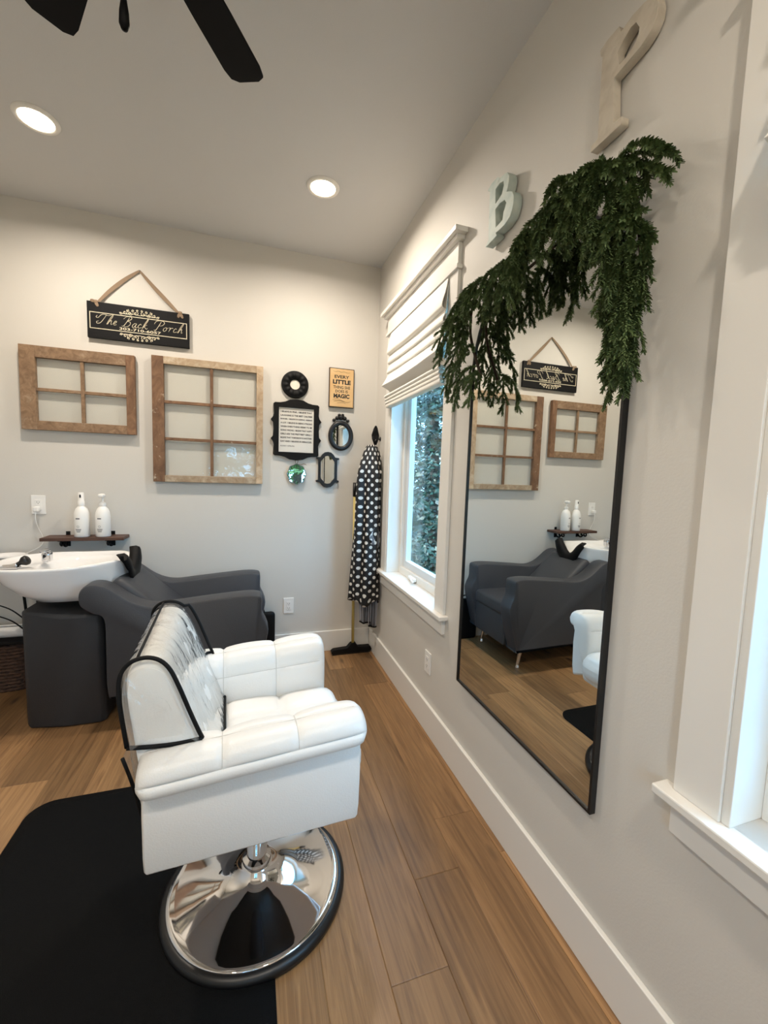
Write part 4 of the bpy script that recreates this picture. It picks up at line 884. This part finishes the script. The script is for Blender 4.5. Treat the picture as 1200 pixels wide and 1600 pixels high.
for sy in (1, -1):
    # outer panel and core of the arm
    prof = [(.205, .46), (.290, .424), (.300, .47), (.306, .60), (.300, .69), (.302, .735), (.22, .74), (.205, .70)]
    ar = MB(); poly = [(sy*a, b) for a, b in prof]
    rowsx = [(-.292, .95), (-.285, 1), (.258, 1), (.266, .95)]; vs = []
    for (xx, f) in rowsx: vs += [(xx, sy*.255+(a-sy*.255)*f, .60+(b-.60)*f-(.030*(.272-xx)/.57 if b > .68 else 0)) for a, b in poly]
    n = len(poly); ar.add(vs, [(i*n+k, i*n+(k+1) % n, (i+1)*n+(k+1) % n, (i+1)*n+k) for i in range(3) for k in range(n)]+[tuple(range(n)), tuple(4*n-1-k for k in range(n))])
    arm = ar.build('armrest', m_white, sc, smooth=True, angle=38, bevel=.006)
    # quilted pad: from the seat up the inner face, over the top, curling out and under
    pp = cr([(.200, 0, .50), (.198, 0, .58), (.198, 0, .66), (.206, 0, .715), (.228, 0, .748), (.262, 0, .760), (.300, 0, .758), (.326, 0, .745), (.337, 0, .722), (.328, 0, .700), (.306, 0, .690)], 7); np_ = len(pp)
    nr_ = []
    for i in range(np_):
        t = (pp[min(i+1, np_-1)]-pp[max(i-1, 0)]).normalized(); nr_.append(Vector((-t.z, 0, t.x)))
    NU = 54; X0, X1 = -.298, .272
    seams = [.33, .62, 2.]
    def padpt(u, v):
        i = min(int(v*(np_-1)+.5), np_-1); p, nn = pp[i], nr_[i]
        vv = 0 if v < .02 else v
        # three quilts along x, three rows on the inner face and top, none on the outer roll
        row = [0, round(.26*(np_-1))/(np_-1), round(.52*(np_-1))/(np_-1), .80, 1.0]; rv = 1.
        for a, b in zip(row[:-1], row[1:]):
            if a <= v <= b: rv = max(0, math.sin(math.pi*(v-a)/(b-a)))**.45
        qx = pil(u, 3) if v < .80 else 1
        end = min(1, min(u, 1-u)/.06); endf = math.sqrt(max(0, 1-(1-end)**2))
        d = .002+.014*rv*qx
        h = d*endf-.006*(1-endf)
        x = X0+(X1-X0)*u
        return (x, sy*(p.x+nn.x*h), p.z+nn.z*h-.030*(1-u)*max(0, min(1, (p.z-.55)/.15)))
    pad = MB().grid(padpt, NU, np_-1)
    V = np_; ends = [0, NU]
    for e_ in ends: pad.f.append(tuple(e_*V+j for j in range(V)))
    po_ = pad.build('arm_pad', m_white, arm, smooth=True, angle=60)
    for uu in (1/3, 2/3):
        MB().tube([Vector(padpt(uu, j/(np_-1)))+Vector((0, 0, .0004)) for j in range(2, int(.8*(np_-1))+1)], .0013, 5).build('seam', m_seam, po_)
    for vv in (.26, .52):
        jj = round(vv*(np_-1))/(np_-1); MB().tube([Vector(padpt(k/NU, jj))+Vector((0, -sy*.0004, .0004)) for k in range(2, NU-1)], .0013, 5).build('seam', m_seam, po_)
    MB().tube([Vector(padpt(k/NU, .80))+Vector((0, sy*.0005, .0008)) for k in range(NU+1)], .0011, 5).build('seam', m_seam, po_)
# backrest : loaf profile swept across the width
bp = cr([(-.235, 0, .50), (-.275, 0, .52), (-.300, 0, .66), (-.318, 0, .80), (-.330, 0, .905), (-.318, 0, .945), (-.285, 0, .955), (-.252, 0, .938), (-.224, 0, .885), (-.178, 0, .76), (-.128, 0, .64), (-.100, 0, .54), (-.140, 0, .50)], 6, True); nb_ = len(bp)
bcx, bcz = -.235, .70
def backpt(u, v, grow=0., wr=0.):
    p = bp[int(v*nb_+.5) % nb_]; y = (u-.5)*2; ay = abs(y)
    e_ = max(0, (ay-.86)/.14); f = math.sqrt(max(0, 1-e_**2.4)) if e_ < 1 else 0
    f = .93+.07*f
    t = (bp[(int(v*nb_+.5)+1) % nb_]-bp[int(v*nb_+.5)-1]).normalized(); nn = Vector((t.z, 0, -t.x))
    if (p-Vector((bcx, 0, bcz))).dot(nn) < 0: nn = -nn
    q = Vector((bcx+(p.x-bcx)*f, 0, bcz+(p.z-bcz)*(f if p.z > bcz else 1)))
    w = .262*(1-.10*max(0, (q.z-.80)/.16)**2)
    # quilting on the front face
    d = 0
    if nn.x > .4 and wr == 0: d = .010*pil(u, 3)*pil((p.z-.5)/.45, 3)
    if wr: d = wr*noise.noise(Vector((u*9, p.z*16, 3.1+nn.x)))*1.0+wr*.6*noise.noise(Vector((u*22, p.z*9, 1.7)))
    return Vector((q.x+nn.x*(grow+d), y*(w+grow*1.2*(ay > .9)), q.z+nn.z*(grow+d)))
NUB = 44
mb = MB().grid(lambda u, v: backpt(u, v), NUB, nb_, closev=True)
mb.f += [tuple(range(nb_)), tuple(NUB*nb_+k for k in range(nb_-1, -1, -1))]
mb.build('backrest', m_white, sc, smooth=True, angle=55)
# clear cover over the back
cov = MB(); lowz = .70
j0 = [j for j in range(nb_) if bp[j].z > .60 or (bp[j].x < -.25 and bp[j].z > .54)]
# contiguous run from rear bottom over the top to the front bottom
run = [j for j in range(nb_) if (bp[j].x < -.25 and bp[j].z > .53) or bp[j].z > .60]
run = sorted(run)
cov.grid(lambda u, v: backpt(u, run[min(int(v*(len(run)-1)+.5), len(run)-1)]/nb_, .010, .0025), NUB, len(run)-1)
V = len(run)
cov_o = cov.build('clear_cover', m_cover, sc, smooth=True, fixn=True)
def side_outline(u, z0):
    return [backpt(.035+.93*u, j/nb_, .0145+(.010*u if bp[j].x > -.25 else 0), 0.0001) for j in run if bp[j].z > z0-.001]
for u, s_ in ((0, -1), (1, 1)):
    # side panel of the cover
    rn = [backpt(u, j/nb_, .010, .0001) for j in run if bp[j].z > .735]
    sp = MB(); n = len(rn); c0 = Vector((bcx, rn[0].y+s_*.004, .80))
    ring2 = [c0+(p-c0)*.5+Vector((0, s_*.002*math.sin(k*1.7), 0)) for k, p in enumerate(rn)]
    sp.add(rn+ring2, [(k, k+1, n+k+1, n+k) for k in range(n-1)]+[tuple(range(n, 2*n))])
    sp.build('cover_side', m_cover, cov_o, smooth=True)
    fr_ = [p+Vector((0, s_*.001, 0)) for p in side_outline(u, .735)]
    MB().tube(fr_, .0055, 8).build('piping', m_matte_black, cov_o, smooth=True)
    bot = [fr_[0]+(fr_[-1]-fr_[0])*k/8+Vector((0, s_*.002, -.006*math.sin(math.pi*k/8))) for k in range(9)]
    MB().tube(bot, .0055, 8).build('piping', m_matte_black, cov_o, smooth=True)
# lower hem of the front and rear, and the hanging rear flap
fh = [backpt(k/30, run[-1]/nb_, .0125, .0001) for k in range(31)]
MB().tube(fh, .0045, 8).build('piping', m_matte_black, cov_o, smooth=True)
for u in (0, 1):
    fe = [backpt(.035+.93*u, j/nb_, .0145+.010*u, .0001) for j in run if bp[j].x > -.22 and bp[j].z <= .75]
    if len(fe) > 1: MB().tube(fe, .0045, 8).build('piping', m_matte_black, cov_o, smooth=True)
top_rear = [backpt(.04+.92*k/30, [j for j in run if bp[j].x < -.3][-1]/nb_, .0125, .0001) for k in range(31)]
MB().tube(top_rear, .004, 8).build('piping', m_matte_black, cov_o, smooth=True)
def flap(u, v): return (-.322+.028*v+.006*math.sin(5*u+3*v)-.012*(1-v), (u-.5)*.545*(1-.10*v), .735-.235*v+.01*math.sin(u*6)*v)
MB().grid(flap, 20, 10).build('rear_flap', m_cover, cov_o, smooth=True)
ed = [Vector(flap(0, k/10)) for k in range(11)]+[Vector(flap(k/20, 1)) for k in range(1, 21)]+[Vector(flap(1, 1-k/10)) for k in range(1, 11)]
MB().tube(ed, .0045, 8).build('piping', m_matte_black, cov_o, smooth=True)

# ------------------------------------------------------------------ outside: ground and trees
tag(MB().box(-30, 40, -40, 40, -.45, -.40).build('ground_outside', mat('forest_floor', '5a5a3c', .95, var=(1.5, '3d3a26', .4, .65)), center=(0, 0, 0)), kind='structure')
m_leafs = [mat('leaf_green', '34492a', .5, var=(2, '1e2e1b', .4, .65)), mat('leaf_dark', '263d24', .5, var=(2, '1a2a18', .4, .65)), mat('leaf_light', '5f7a3c', .5, var=(2, '3b5528', .4, .65))]
m_bark = mat('bark', '4b3e33', .9, bump=(20, .8), stretch=(3, 3, .6))
def leaf_mesh(seed, h, rad, nl, m):
    g = random.Random(seed); mb = MB()
    for q in range(nl):
        z = h*(.04+.94*g.random()); rr = rad*(1.05-.75*(z/h)**1.3)*math.sqrt(g.random())*(.8+.3*math.sin(7*z+seed)); a = g.uniform(0, 6.283)
        c = Vector((rr*math.cos(a), rr*math.sin(a), z)); s_ = g.uniform(.05, .13)
        d = Vector((g.uniform(-1, 1), g.uniform(-1, 1), g.uniform(-.7, .3))).normalized(); e_ = d.orthogonal().normalized()*s_*.5; f_ = d*s_
        mb.add([c-f_*.6, c+e_*.8, c+f_*.9, c-e_*.8], [(0, 1, 2, 3)])
    me = bpy.data.meshes.new('foliage'); me.from_pydata(mb.v, [], mb.f); me.materials.append(m); return me
fm = [leaf_mesh(s, 6.5+s, 1.5+.2*s, 12000, m_leafs[s]) for s in range(3)]
TREES = [(2.1, 3.4, 1, .75), (3.6, 7.0, 1, .9), (6.4, 3.6, 2, .95), (7.4, 8.2, 0, 1.1), (4.2, -1.6, 2, .9), (4.6, -5.9, 1, .9), (8.2, -.6, 1, 1.), (1.0, 11.0, 0, 1.0), (-1.7, -8.6, 2, .95), (2.3, -9.2, 0, .9), (-5.6, -9.2, 1, .9), (-.6, 6.4, 0, .9)]
for i, (x, y, k, s_) in enumerate(TREES):
    lab = ['broad mid-green leafy tree outside the windows', 'tall dark green leafy tree outside the windows', 'light green leafy tree outside the windows'][k]
    t = empty('leafy_tree', (x, y, -.4), R(37*i), lab, 'tree', 'trees outside the windows'); t.scale = (s_,)*3
    MB().tube([(0, 0, 0), (.04, .02, 2), (-.03, .05, 4), (0, 0, 6)], [.16, .12, .09, .03], 10).build('trunk', m_bark, t, smooth=True)
    f = obj_from(fm[k], 'foliage', t); f['kind'] = 'stuff'
